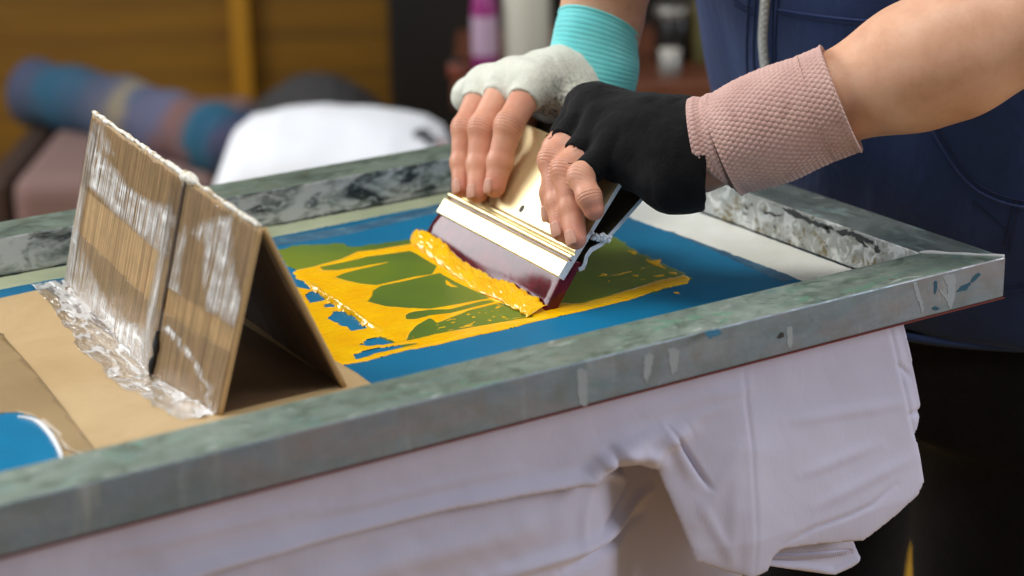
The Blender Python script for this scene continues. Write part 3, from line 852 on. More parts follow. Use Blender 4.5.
# slot walls behind the blade root
slot = [(-.2585, -.0002), (-.2545, .0052), (-.2440, .0180), (-.2415, .0192), (-.2345, .0122), (-.2432, .0086), (-.2470, .0045), (-.2488, -.0005)]
extrude('slot_shade', [(lambda l, a=a: xz(l, *a)) for a in slot], .010, SL - .004, [mt_slot, mt_slot], squeegee)
bl = [(-.2852, -.0290), (-.2846, -.0294), (-.2730, -.0294), (-.2655, -.0225), (-.2590, -.0130), (-.2530, -.0020), (-.2512, .0010), (-.2600, .0050), (-.2640, -.0005), (-.2688, -.0100), (-.2738, -.0180), (-.2790, -.0245)]
BL_FRONT = bl
bl_n = [(-.2811, -.0288), (-.2805, -.0294), (-.2712, -.0294), (-.2530, -.0020), (-.2512, .0010), (-.2600, .0050), (-.2640, -.0005), (-.2690, -.0085), (-.2728, -.0150), (-.2766, -.0218), (-.2792, -.0262)]
bl_f = [(-.2846, -.0288), (-.2840, -.0294), (-.2712, -.0294), (-.2530, -.0020), (-.2512, .0010), (-.2600, .0050), (-.2632, -.0005), (-.2700, -.0082), (-.2762, -.0150), (-.2808, -.0218), (-.2832, -.0262)]
def blp(i):
    def g(l):
        k = min(max((l / SL - .1) / .65, 0), 1); k = k * k * (3 - 2 * k)
        return xz(l, bl_n[i][0] * (1 - k) + bl_f[i][0] * k, bl_n[i][1] * (1 - k) + bl_f[i][1] * k)
    return g
blade = extrude('rubber_blade', [blp(i) for i in range(len(bl_n))], .0004, SL - .0004, [mt_rub, mt_rub], squeegee, 24, 0)
blade.data.polygons.foreach_set('use_smooth', [True] * len(blade.data.polygons)); bevel(blade, .0005, 2, 40)
# screw hole in the plate
hc = onplate(521.6, 208.6, .0002)
V = [hc + (.0030 * math.cos(a) * EL * .8 + .0030 * math.sin(a) * ET) + NF * h_ for h_ in (.00015, -.0012) for a in np.linspace(0, 2 * math.pi, 20, endpoint=False)]
F = [list(range(20)), list(range(39, 19, -1))] + [[i, 20 + i, 20 + (i + 1) % 20, (i + 1) % 20] for i in range(20)]
obj('screw_hole', (np.array(V), F), plain('hole_black', G(20, 18, 14), .6), squeegee)

# roll of wet ink pushed in front of the blade
FOOT = [M(410, 242.5, -.0292), M(447, 270, -.0292), M(478, 291, -.0292), M(512, 308, -.0292), M(527, 317.5, -.0292), M(548, 312, -.0292)]
TOPP = [(411, 236), (421, 229), (437, 236), (447, 242.5), (452, 250), (465, 261), (478, 268.5), (495, 278), (512, 284), (528, 293), (540, 300), (546, 305)]
def blade_pt(px, py):       # front face of the rubber
    a, b = xz(0, -.2836, -.0288), xz(0, -.2640, -.0005)
    tl = (b - a) / np.linalg.norm(b - a); nn = np.cross(EL, tl); nn /= np.linalg.norm(nn)
    d = ray(px, py); s_ = ((a - CAMC) @ nn) / (d @ nn); return CAMC + s_ * d, -nn
topc = smooth_path([blade_pt(*p)[0] for p in TOPP], 170); nb_ = blade_pt(470, 260)[1]
foot = smooth_path(FOOT[:5], 170)
V = []; NV = 22
for i in range(170):
    s_ = i / 169
    taper = min(1, s_ / .05, (1 - s_) / .04) ** .6 if 0 < s_ < 1 else 0
    A = foot[i] + np.array([.0012 * vnoise(np.array([i * .21, 1., 0.])), 0, 0]); B = topc[i] + nb_ * .0002
    B = lerp(A, B, 1 + .07 * vnoise(np.array([i * .2, 5., 0.])) + .05 * vnoise(np.array([i * .7, 8., 0.])))
    mid = .5 * (A + B)
    outd = np.array([-.75, -.12, .55]); outd /= np.linalg.norm(outd)
    bul = (.0030 + .0007 * vnoise(np.array([i * .11, 3., 0.]))) * taper
    for j in range(NV + 1):
        w = j / NV
        p = lerp(A, B, w) + outd * bul * (4 * w * (1 - w)) ** .6 * (1.15 - .5 * w)
        p = p + outd * taper * (.0006 * vnoise(np.array([i * .34, j * .4, 11.])) + .00025 * vnoise(np.array([i * .5, j * .6, 4.]))) * (w > .05) * min(1, (1 - w) * 6)
        if w > .45: p = p + outd * .0007 * taper * max(0, vnoise(np.array([i * .5, j * .9, 31.]))) 
        V.append(p)
F = [[i*(NV+1)+j, (i+1)*(NV+1)+j, (i+1)*(NV+1)+j+1, i*(NV+1)+j+1] for i in range(169) for j in range(NV)]
bead = obj('ink_roll', (np.array(V), F), mt_ink, squeegee, smooth=True)
solid(bead, .0006, -1)

# ------------------------------------------------------------------ the white shirt on the platen
t = NT('white_jersey'); v = t.co('Object')
f1 = t.noise(t.co('Object', (1, 1, .25)), 900, 2, .6); f2 = t.noise(v, 14, 4)
b_ = t.mix(f2, G(196, 190, 210), G(211, 206, 224))
nb = t.bump(f1, .22, .0006); nb = t.bump(t.noise(t.co('Object', (1, 1, .6)), 36, 4, .55, .8), .16, .003, nb)
mt_shirt = t.out(b_, .85, 0, nb, Sheen_Weight=.25, Subsurface_Weight=.0)
shirt = empty('t_shirt', (-.35, .2, -.075))
tag(shirt, 'white t-shirt stretched under the screen with one sleeve hanging down', 't-shirt')

def sheet(name, poly, y0, hfun, step=2.0, thick=.0011, parent=shirt, mats=None, zmax=None):
    """cloth hanging in the plane y = y0: outline given where it is seen, relief hfun (metres, towards -y)."""
    P = np.array(poly, float)
    q, F, d = masked_grid(P.min(0) - 2 * step, P.max(0) + 2 * step, step, lambda Q: polysd(Q, P))
    hh = hfun(q, d)
    base = np.array([on(a, b, 1, y0) for a, b in q])
    base[:, 1] -= hh
    o = obj(name, (base, F), mats or mt_shirt, parent, smooth=True)
    return solid(o, thick, 0)
def G1(q, pts, w, amp, side=0, taper=True):
    d, t_, sg = polylined(q, pts)
    e = np.exp(-(d / w) ** 2)
    if side: e = np.where(sg * side > 0, e, np.exp(-(d / (w * .25)) ** 2))
    if taper: e = e * np.sin(np.clip(t_, .03, .97) * math.pi) ** .5
    return amp * e
# front cloth incl. the outer face of the sleeve
front = [(-60, 540), (0, 552), (256, 486), (600, 396), (905, 320), (910, 324), (914, 350), (918, 380), (920, 404), (917, 418), (909, 432), (911, 455), (912, 476), (905, 488), (880, 510), (850, 533),
         (800, 537), (766, 541), (758, 548), (752, 562), (737, 568), (712, 563), (689, 557), (680, 528), (668, 495), (659, 470), (640, 464), (618, 470), (596, 484), (520, 496), (440, 512), (330, 540), (222, 570), (160, 590), (-60, 650)]
def h_front(q, d):
    x, y = q[:, 0], q[:, 1]
    h = .0022 * fbm(q, 1 / 110., 2, 4) + .0005 * fbm(q, 1 / 28., 2, 8)
    # hangs away from the rail and swells at the sleeve
    rail_y = 557.3 - .2568 * x
    drop = np.clip((y - rail_y) / 110, 0, 1.5)
    h += .012 * np.clip((x - 600) / 130, 0, 1) * drop - .004
    # long soft crease with a lit lip, ending in a bunch at the armpit
    h += G1(q, [(-60, 652), (160, 590), (222, 568), (330, 538), (440, 510), (520, 494), (592, 482)], 9, .006, 0, False)
    h += G1(q, [(592, 482), (606, 464), (622, 455), (642, 455), (660, 462)], 9, .009)
    h += G1(q, [(600, 470), (632, 446), (664, 432)], 9, .006) + G1(q, [(612, 452), (622, 468)], 6, -.006)
    h += G1(q, [(645, 462), (668, 440), (690, 428)], 8, .006)
    # short deep crease in the shoulder of the sleeve
    h += G1(q, [(668, 428), (682, 446), (692, 464), (703, 484)], 2.4, -.0050) + G1(q, [(664, 430), (676, 448), (690, 478)], 7, .003)
    # pressed edge down the middle of the sleeve
    e1 = [(747, 340), (745, 400), (744, 420), (742, 470), (740, 520), (737, 568)]
    dd, tt_, sg = polylined(q, e1)
    crease = np.clip((y - 385) / 60, 0, 1)
    h += crease * (.005 * np.exp(-dd / 30)) - G1(q, [(747, 372), (745, 400), (744, 430), (742, 470), (740, 520), (736, 590)], 2.0, .0015, 0, True)
    # diagonal crease towards the hem
    h -= G1(q, [(768, 536), (800, 520), (835, 508), (858, 498), (884, 478)], 2.0, .0018)
        # narrow folded strip along the right border
    dd2, t2, s2 = polylined(q, [(893, 318), (899, 360), (908, 432)])
    h -= np.where(x > 880, np.clip(1 - dd2 / 3.2, 0, 1) * .002, 0) + np.where((s2 < 0) & (x > 885) & (y < 440), .004, 0) * np.clip(dd2 / 12, 0, 1)
    h -= G1(q, [(900, 366), (912, 378)], 3, .003) + G1(q, [(905, 414), (922, 410)], 2.5, .003)
    # fine diagonal pulls
    for (a, b) in (((716, 560), (726, 470)), ((694, 500), (720, 556)), ((780, 420), (905, 400)), ((640, 440), (735, 402)), ((800, 500), (905, 452)), ((560, 470), (650, 420)), ((690, 520), (735, 440)), ((790, 470), (870, 440)), ((700, 400), (760, 385)), ((640, 420), (700, 398)), ((100, 560), (330, 505)), ((300, 520), (520, 470))):
        h += G1(q, [a, b], 5.5, .0013)
    h -= .0012 * np.exp(d / 3) * (y > rail_y + 40)
    return h
sheet('front_panel', front, .012, h_front, 2.0)
# cloth underneath, falling back into the shade
under = [(-60, 600), (222, 556), (440, 498), (596, 468), (640, 448), (700, 440), (810, 470), (816, 545), (806, 585), (790, 640), (700, 720), (-60, 760)]
def h_under(q, d):
    x, y = q[:, 0], q[:, 1]
    h = .003 * fbm(q, 1 / 70., 3, 14) - .065 * (1 / (1 + np.exp(-(x - 652) / 24)))
    h += G1(q, [(480, 580), (560, 556), (640, 536), (700, 520)], 6, .006) + G1(q, [(560, 572), (620, 552), (690, 540)], 5, -.005)
    h += G1(q, [(598, 490), (588, 520), (584, 560)], 6, .002) + G1(q, [(600, 545), (635, 520), (668, 500)], 3, -.003)
    h += G1(q, [(600, 486), (618, 478), (640, 486), (656, 500)], 6, .006) + G1(q, [(622, 474), (640, 480), (652, 478)], 4, -.006)
    h += G1(q, [(260, 600), (400, 560), (560, 520)], 14, .004)
    return h
sheet('lower_fold', under, .020, h_under, 2.5)
# sleeve opening with a stitched hem
hem = [(754, 562), (757, 548), (764, 537), (800, 530), (846, 526), (851, 536), (859, 557), (850, 566), (832, 573), (805, 570), (780, 566)]
def h_hem(q, d):
    x, y = q[:, 0], q[:, 1]
    h = .002 * fbm(q, 1 / 30., 2, 24)
    h -= G1(q, [(760, 554), (800, 553), (850, 550)], 1.4, .0016, 0, False)
    h += G1(q, [(756, 562), (800, 566), (832, 571), (855, 560)], 4, .0025, 0, False)
    return h
sheet('sleeve_hem', hem, .016, h_hem, 1.2)
st = []
for k in range(44):
    u = k / 43; x_ = 762 + 90 * u; y_ = 556.5 + 3 * math.sin(u * 3.1) - 5 * u
    a_ = on(x_, y_ - 1.6, 1, .0118); b_2 = on(x_ + .9, y_ + 1.8, 1, .0118)
    st.append(tube([a_, b_2], .0004, 5))
def join(parts):
    V = []; F = []; o_ = 0
    for v_, f_ in parts:
        V.append(np.asarray(v_)); F += [[i + o_ for i in q_] for q_ in (f_.tolist() if isinstance(f_, np.ndarray) else f_)]; o_ += len(v_)
    return np.concatenate(V), F
obj('hem_stitching', join(st), plain('stitch_thread', G(196, 186, 196), .8), shirt)
inner = [(760, 560), (764, 542), (800, 536), (846, 533), (852, 545), (846, 556), (800, 562)]
sheet('sleeve_lining', inner, .034, lambda q, d: .002 * fbm(q, 1 / 30., 2, 3), 2.5)
# part lying flat between the screen and the platen
bm = bmbox((-.78, .010, -.0345), (-.088, .50, -.0318))
obj('shirt_chest', bm, mt_shirt, shirt)
# platen and pedestal that carry the shirt and the screen
platen = empty('printing_platen', (-.43, .25, -Z0))
tag(platen, 'wooden platen board on a steel pedestal hidden under the white t-shirt', 'platen')
mt_ply = plain('platen_wood', G(150, 112, 70), .6, 0, 20, .3)
mt_steel = plain('pedestal_steel', G(70, 74, 78), .4, .7, 30, .2)
bevel(obj('board', bmbox((-.74, .06, -.056), (-.12, .46, -.0352)), mt_ply, platen), .006, 3)
obj('pedestal', lathe((-.43, .27, -Z0), [(.16, 0), (.16, .02), (.05, .04), (.035, .06), (.035, Z0 - .09), (.09, Z0 - .07), (.09, Z0 - .0565)]), mt_steel, platen)
# ------------------------------------------------------------------ the printer (person)
def plate_off(px, py, off): return onplate(px, py, off)
RH = {  # right hand (grey glove), joints: knuckle, middle joint, end joint, tip
 'index':  [atd(533, 84, 1.562), plate_off(509, 125, .022), plate_off(500, 162, .0135), plate_off(495, 187, .0092)],
 'middle': [atd(507, 82, 1.586), plate_off(482, 128, .022), plate_off(479, 165, .0135), plate_off(477.5, 193, .0092)],
 'ring':   [atd(484, 87, 1.608), plate_off(464.5, 128, .021), plate_off(462, 163, .0130), plate_off(462, 188, .0090)],
 'little': [atd(468, 96, 1.630), pl(.186, .104, .004), pl(.186, .098, -.022), pl(.180, .082, -.026)]}
RW = atd(592, 76, 1.628)
RT_ = [atd(566, 92, 1.600), xz(.135, -.170, .074), xz(.130, -.182, .052), xz(.126, -.198, .034)]
LH = {  # left hand (black glove)
 'index':  [atd(583, 106, 1.507), atd(557, 150, 1.498), plate_off(553.5, 193, .014), plate_off(553, 213, .0082)],
 'middle': [atd(591, 112, 1.487), plate_off(553, 160, .024), plate_off(559, 203, .0135), plate_off(562, 231, .0085)],
 'ring':   [atd(604, 126, 1.467), plate_off(566, 170, .024), plate_off(572, 209, .0135), plate_off(576, 239, .0085)],
 'little': [atd(617, 146, 1.450), plate_off(581, 176, .0255), plate_off(589, 197, .020), plate_off(594, 210, .0135)]}
LW = atd(706, 150, 1.436)
LT_ = [atd(668, 150, 1.462), xz(.060, -.158, .060), xz(.062, -.172, .040), xz(.064, -.196, .024)]
RAD = {'index': (.0120, .0106, .0094, .0081), 'middle': (.0120, .0105, .0093, .0080), 'ring': (.0114, .0098, .0087, .0075), 'little': (.0102, .0092, .0084, .0074), 'thumb': (.0150, .0125, .0108, .0088)}
R_ELB = atd(634, -175, 1.565)
L_ELB = atd(1098, -6, 1.385)
R_SHO = np.array([.075, .425, .50]); L_SHO = np.array([.100, .045, .50])
def unit(v): v = np.array(v, float); return v / np.linalg.norm(v)

def dorsal(W_, H_):
    a = H_['index'][0] - W_; b = H_['little'][0] - W_
    return a, b
def build_hand(fd, H_, W_, T_, elb, grow=0.0, fingers=True):
    for n_, J in H_.items():
        r = RAD[n_]
        fd.cone(W_ + (J[0] - W_) * .12, J[0], .0150 + grow, r[0] * 1.06 + grow, .012)
        if fingers:
            fd.cone(J[0], J[1], r[0], r[1] * .97, .006)
            fd.cone(J[1], J[2], r[1] * .97, r[2], .003)
            fd.cone(J[2], J[3], r[2], r[3], .003)
            fd.ball(J[1], r[1] * (1.04 if n_ != 'little' else 1.0), .004); fd.ball(J[2], r[2] * (1.03 if n_ != 'little' else 1.0), .003)
    # palm filling
    ks = ['index', 'middle', 'ring', 'little']
    for a, b in zip(ks[:-1], ks[1:]):
        for f in (.35, .65, .92):
            fd.cone(W_ + (H_[a][0] - W_) * f, W_ + (H_[b][0] - W_) * f, .0125 + grow, .0125 + grow, .012)

def fingers_only(fd, H_, T_):
    r = RAD['thumb']
    fd.cone(T_[0], T_[1], r[0], r[1], .012); fd.cone(T_[1], T_[2], r[1], r[2], .005); fd.cone(T_[2], T_[3], r[2], r[3], .004)

def crease(fd, H_):
    for n_, J in H_.items():
        r = RAD[n_]
        for k in (1, 2):
            ax = unit(J[k + 1] - J[k - 1]); inn = unit((J[k - 1] + J[k + 1]) / 2 - J[k])
            fd.groove(J[k], ax, (-.0042, -.0021, .0, .0023, .0044), .00040 if k == 1 else .0003, .0006, r[k] * 1.9, -inn)

def arm_axis(W_, E_, S_): return [W_, E_, S_]
res = .0013
# ---- left arm -----------------------------------------------------------------------------
lo = np.minimum.reduce([*(j for J in LH.values() for j in J), LW, L_ELB, L_SHO * [1, 1, 0] + [0, 0, .2]]) - .06
hi = np.maximum.reduce([*(j for J in LH.values() for j in J), LW, L_ELB, L_SHO * [1, 1, 0] + [0, 0, .2]]) + .06
def forearm(fd, W_, E_, S_, k=.02, grow=0):
    ax = E_ - W_
    sgrow = grow
    fd.cone(W_ - ax * .02, W_ + ax * .22, .0275 + sgrow, .0285 + sgrow, k)
    fd.cone(W_ + ax * .18, W_ + ax * .62, .0275 + sgrow, .0415 + sgrow, k)
    fd.cone(W_ + ax * .55, E_, .0420 + sgrow, .0400 + sgrow, k)
    fd.cone(E_, E_ + (S_ - E_) * .45, .0400 + sgrow, .0450 + sgrow, k)
    # muscle belly under the forearm
    fd.ball(W_ + ax * .66 + np.array([0, 0, -.006]), (.03, .03, .03), k)
def arm_mesh(H_, W_, T_, E_, S_):
    pts = [j for J in H_.values() for j in J] + list(T_) + [W_, E_, E_ + (S_ - E_) * .45]
    f = Field(np.min(pts, 0) - .055, np.max(pts, 0) + .055, res)
    build_hand(f, H_, W_, T_, E_)
    forearm(f, W_, E_, S_)
    fingers_only(f, H_, T_)
    crease(f, H_)
    V, F = f.mesh(); return relax(V, F, 1, .4), F
LV, LF = arm_mesh(LH, LW, LT_, L_ELB, L_SHO)
RV, RF = arm_mesh(RH, RW, RT_, R_ELB, R_SHO)

# ---- trunk, legs, head: one coarser volume joined into the same figure --------------------
CY = .248
def trunk_c(z): return .158 - .26 * np.clip(z, -.2, .6)
def torso_field(fd, grow, zlo, zhi, k=.03):
    sl, P = fd.block(np.array([-.3, -.3, zlo - .1]), np.array([.6, .8, zhi + .1]))
    x, y, z = P[..., 0], P[..., 1], P[..., 2]
    zz = np.clip(z, zlo, zhi)
    cx = trunk_c(zz)
    prof_a = np.interp(zz, [-.16, -.05, .08, .22, .38, .5], [.118, .122, .120, .118, .118, .075])
    prof_b = np.interp(zz, [-.16, -.05, .08, .22, .38, .5], [.178, .180, .180, .174, .178, .150])
    a = prof_a + grow; b = prof_b + grow
    q = np.sqrt(((x - cx) / a) ** 2 + ((y - CY) / b) ** 2)
    d = (q - 1) * a
    d = np.maximum(d, np.abs(z - (zlo + zhi) / 2) - (zhi - zlo) / 2)
    fd.put(sl, d.astype(np.float32), k)
HEAD = np.array([-.075, CY, .735])
fb = Field((-.24, -.08, -.92), (.42, .56, .90), .007)
torso_field(fb, 0, -.16, .50)
fb.cone(R_SHO, R_ELB, .050, .044, .04); fb.cone(L_SHO, L_ELB, .050, .044, .04)
fb.cone((.03, CY - .15, .49), (.03, CY + .15, .49), .055, .055, .05)
fb.cone((.02, CY, .50), HEAD + [.03, 0, -.08], .062, .055, .03)
HIPL, HIPR = np.array([.185, .150, -.13]), np.array([.185, .335, -.13])
KNL, KNR = np.array([.150, .118, -.45]), np.array([.168, .372, -.45])
ANL, ANR = np.array([.185, .105, -.84]), np.array([.205, .385, -.84])
for h_, k_, a_ in ((HIPL, KNL, ANL), (HIPR, KNR, ANR)):
    fb.cone(h_, k_, .080, .055, .03); fb.cone(k_, a_, .055, .036, .02); fb.cone(a_ + [0, 0, -.03], a_ + [-.13, 0, -.05], .032, .024, .02)
fb.ball(HEAD, (.098, .076, .118), .01); fb.ball(HEAD + [-.035, 0, -.05], (.062, .058, .07), .03)
fb.cone(HEAD + [-.096, 0, .005], HEAD + [-.113, 0, -.026], .009, .014, .012)
for s in (-1, 1):
    fb.ball(HEAD + [.008, s * .077, -.008], (.022, .010, .034), .006)
    fb.ball(HEAD + [-.093, s * .032, .014], (.012, .016, .012), .004)
fb.cone(HEAD + [-.093, -.022, -.062], HEAD + [-.093, .022, -.062], .009, .009, .006)
BV, BF_ = fb.mesh(); BV = relax(BV, BF_, 2, .5)
allV = np.concatenate([BV, LV, RV]); allF = np.concatenate([BF_, LF + len(BV), RF + len(BV) + len(LV)])

# colour variation that belongs to the skin: redder knuckles and tips
red = np.zeros(len(allV)); grime = np.zeros(len(allV))
for H_ in (LH, RH):
    for n_, J in H_.items():
        for k, (rr, am) in enumerate(((.02, .5), (.011, .75), (.009, .55), (.013, .9))):
            red = np.maximum(red, am * np.exp(-(np.linalg.norm(allV - J[k], axis=1) / (rr * 1.25)) ** 2))
for H_ in (LH, RH):
    for n_, J in H_.items():
        for k in (0, 1, 2):
            e_ = J[k + 1] - J[k]; t_f = np.clip(((allV - J[k]) @ e_) / (e_ @ e_), 0, 1)
            dd_ = np.linalg.norm(allV - J[k] - t_f[:, None] * e_, axis=1)
            red = np.maximum(red, .42 * np.clip((.017 - dd_) / .006, 0, 1))
red = np.maximum(red, .4 * np.exp(-(np.linalg.norm(allV - LW, axis=1) / .06) ** 2))
t = NT('skin'); v = t.co('Object')
n1 = t.noise(v, 30, 5, .6); n2 = t.noise(v, 300, 3, .6)
base = t.ramp(n1, [(.3, G(206, 154, 122)), (.52, G(220, 170, 139)), (.72, G(229, 183, 152))])
base = t.mix(t.math('MULTIPLY', t.attr('red'), .85), base, G(198, 112, 94))
base = t.mix(t.ramp(n2, [(.5, 0), (.8, .10)]), base, G(160, 100, 80))
cr = t.math('MULTIPLY', t.attr('jm'), t.math('POWER', t.math('ABSOLUTE', t.math('COSINE', t.math('MULTIPLY', t.math('ADD', t.attr('jt'), t.math('MULTIPLY', t.noise(v, 160, 2), .0016)), 1250.0))), 7.0))
base = t.mix(t.math('MULTIPLY', t.attr('red'), t.ramp(t.noise(v, 90, 5, .7), [(.52, 0), (.75, .6)])), base, G(168, 104, 86))
base = t.mix(t.math('MULTIPLY', cr, .40), base, G(130, 72, 58))
pores = t.voro(v, 900); nb = t.bump(pores, .10, .0004); nb = t.bump(t.noise(t.co('Object', (1, 1, 1)), 120, 5, .65), .16, .0009, nb)
nb = t.bump(t.math('SUBTRACT', 1.0, cr), .42, .0010, nb)
mt_skin = t.out(base, .46, 0, nb, Subsurface_Weight=.22, Subsurface_Radius=(.006, .0025, .0012), Subsurface_Scale=1.0, Specular_IOR_Level=.4)
person = obj('person', (allV, allF), mt_skin, smooth=True, origin=(.19, CY, -.92))
attr(person, 'red', red)
jm = np.zeros(len(allV)); jt = np.zeros(len(allV))
for H_ in (LH, RH):
    for n_, J in H_.items():
        r = RAD[n_]
        for k, ext in ((1, .0062), (2, .0030)):
            ax = unit(J[k + 1] - J[k - 1]); inn = unit((J[k - 1] + J[k + 1]) / 2 - J[k])
            qv = allV - J[k]; t_ax = qv @ ax
            near = np.linalg.norm(qv - t_ax[:, None] * ax, axis=1) < r[k] * 1.5
            m = np.exp(-(t_ax / ext) ** 2) * near * np.clip(.35 + (qv @ -inn) / r[k], 0, 1)
            up_ = m > jm
            jt = np.where(up_, t_ax, jt); jm = np.maximum(jm, m)
attr(person, 'jm', jm); attr(person, 'jt', jt)
tag(person, 'person in navy zip vest pulling the squeegee with two fingerless gloves', 'person')

# ---- nails -----------------------------------------------------------------------------------
t = NT('fingernail'); mt_nail = t.out(G(206, 150, 128), .48, 0, None, Subsurface_Weight=.1, Specular_IOR_Level=.3)
def nail(J, r, view=None, wid=.0058, ln=.0115, lift=.0):
    ax = unit(J[3] - J[2]); nrm = NF - ax * (NF @ ax); nrm = unit(nrm) if view is None else unit(view - ax * (view @ ax))
    sd = np.cross(ax, nrm); V = []; nu, nv = 12, 12
    c = J[3] + ax * (.0012)
    for i in range(nu + 1):
        for j in range(nv + 1):
            u = i / nu * 2 - 1; w_ = j / nv * 2 - 1
            k_ = math.sqrt(max(0, 1 - (abs(w_) ** 3.2))) * (1 if w_ > 0 else .96)
            x_ = u * wid * (.55 + .45 * k_); y_ = w_ * ln / 2
            rad = r + .0006 - .00022 * (w_ < -.85) - .0008 * (u * u > .86)
            th = x_ / r
            V.append(c + ax * y_ + sd * math.sin(th) * rad + nrm * (math.cos(th) * rad - .00018 * w_ * 2 - .0012 * max(0, w_) ** 2))
    F = [[i*(nv+1)+j, (i+1)*(nv+1)+j, (i+1)*(nv+1)+j+1, i*(nv+1)+j+1] for i in range(nu) for j in range(nv)]
    o = obj('fingernail', (np.array(V), F), mt_nail, person, smooth=True); solid(o, .0006, -1)
for H_ in (LH, RH):
    for n_ in ('index', 'middle', 'ring'):
        nail(H_[n_], RAD[n_][3], wid=.0052)

# ---- gloves ----------------------------------------------------------------------------------
def glove(H_, W_, T_, E_, cutf, extra, wrist_c, wrist_n, grow=.0022, jag=.0011, cuffs=None):
    pts = [J[0] for J in H_.values()] + [J[1] for J in H_.values()] + [W_, T_[0], T_[1]] + [e[0] for e in extra] + [e[1] for e in extra]
    f = Field(np.min(pts, 0) - .05, np.max(pts, 0) + .05, .0012)
    build_hand(f, H_, W_, T_, E_, grow, False)
    f.cone(W_, W_ + unit(E_ - W_) * .05, .028, .0285, .015)
    for a, b, ra, rb in extra: f.cone(a, b, ra, rb, .016)
    f.cone(T_[0], T_[1], RAD['thumb'][0] + grow, RAD['thumb'][1] + grow, .010)
    for n_, J in H_.items():
        r = RAD[n_]; fr = cutf[n_]
        c = lerp(J[0], J[1], fr); n__ = unit(J[1] - J[0])
        f.cone(J[0], lerp(J[0], J[1], fr + .15), r[0] + grow, lerp(r[0], r[1], fr + .1) + grow * 1.0, .0045, (c, n__), jag)
    g = np.stack(np.meshgrid(*f.ax, indexing='ij'), -1).astype(np.float32)
    f.d += (.0013 * fbm(g, 45, 2, 5) + .0009 * (1 - np.abs(fbm(g * np.array([1.4, 1.0, .6], np.float32), 60, 2, 9)) * 2)).astype(np.float32)
    f.clip(wrist_c, wrist_n, .0012)
    V, F = f.mesh(); return relax(V, F, 1, .35), F
def knit_mat(name, cols, speck, sheen, nscale=520, bstr=.55, spk_scale=240, spk=.63):
    t = NT(name); v = t.co('Object')
    n = t.noise(v, 34, 4, .6); k = t.noise(v, nscale, 3, .7); s_ = t.noise(v, spk_scale, 3, .7)
    base = t.ramp(n, cols)
    base = t.mix(t.ramp(s_, [(spk, 0), (spk + .06, 1)]), base, speck)
    nb = t.bump(k, bstr, .0012); nb = t.bump(t.noise(v, 150, 3, .6), .35, .002, nb)
    return t.out(base, .92, 0, nb, Sheen_Weight=sheen, Sheen_Roughness=.5, Specular_IOR_Level=.15)
mt_blackknit = knit_mat('black_knit', [(.3, G(10, 10, 12)), (.7, G(20, 20, 22))], G(44, 44, 46), .05, spk=.68)
t = NT('grey_knit'); v = t.co('Object')
n = t.noise(v, 34, 4, .6); s_ = t.noise(v, 420, 3, .7); zone = t.attr('grime')
base = t.ramp(n, [(.3, G(200, 202, 188)), (.7, G(222, 223, 209))])
base = t.mix(t.math('MULTIPLY', t.ramp(s_, [(.48, 0), (.6, 1)]), zone), base, G(88, 92, 92))
nb = t.bump(s_, .5, .0012); nb = t.bump(t.noise(v, 150, 3, .6), .35, .002, nb)
mt_greyknit = t.out(base, .92, 0, nb, Sheen_Weight=.2, Specular_IOR_Level=.15)

axL = unit(L_ELB - LW); axR = unit(R_ELB - RW)
gl_v, gl_f = glove(LH, LW, LT_, L_ELB, {'index': .80, 'middle': .66, 'ring': .70, 'little': .92},
    [(atd(597, 106, 1.495), atd(690, 132, 1.450), .0125, .0190), (atd(622, 158, 1.445), atd(672, 180, 1.424), .0150, .0200), (atd(672, 180, 1.424), atd(702, 176, 1.424), .0200, .0205),
     (atd(650, 140, 1.455), atd(712, 150, 1.436), .0300, .0330), (atd(640, 150, 1.452), atd(690, 165, 1.436), .0260, .0300)],
    atd(701, 155, 1.432), unit(atd(760, 150, 1.43) - atd(700, 152, 1.43)))
glove_l = obj('fingerless_glove', (gl_v, gl_f), mt_blackknit, person, smooth=True); glove_l['label'] = 'black knit fingerless glove'
gr_v, gr_f = glove(RH, RW, RT_, R_ELB, {'index': .44, 'middle': .36, 'ring': .40, 'little': .55},
    [(atd(520, 88, 1.578), atd(582, 84, 1.610), .0180, .0230), (atd(560, 100, 1.590), atd(600, 108, 1.600), .0200, .0200), (atd(560, 82, 1.60), RW, .0250, .0300)],
    RW + axR * .030, axR)
glove_r = obj('fingerless_glove', (gr_v, gr_f), mt_greyknit, person, smooth=True); glove_r['label'] = 'pale grey knit fingerless glove, speckled dark by the thumb'
gz = np.exp(-(np.linalg.norm(gr_v - atd(556, 104, 1.575), axis=1) / .026) ** 2)
attr(glove_r, 'grime', gz)
# loose yarn ends round the glove fingers
def yarn(H_, cutf, rad_g, mat, n=5):
    parts = []
    for n_, J in H_.items():
        if n_ == 'little' and H_ is RH: continue
        c = lerp(J[0], J[1], cutf[n_]); ax = unit(J[1] - J[0]); s = unit(np.cross(ax, [0, 0, 1])); q = np.cross(s, ax)
        r = lerp(RAD[n_][0], RAD[n_][1], cutf[n_]) + .0021
        for k in range(n):
            a_ = random.uniform(0, 6.28); b0 = c + r * (math.cos(a_) * s + math.sin(a_) * q) - ax * .001
            out = unit(b0 - c); pts = [b0]
            for m_ in range(5): pts.append(pts[-1] + ax * random.uniform(0, .0011) + out * random.uniform(-.0002, .0007) + s * random.uniform(-.0008, .0008))
            parts.append(tube(pts, .00032, 5))
    return join(parts)
o = obj('loose_yarn', yarn(LH, {'index': .80, 'middle': .66, 'ring': .70, 'little': .92}, 0, None, 7), mt_blackknit, glove_l, smooth=True)

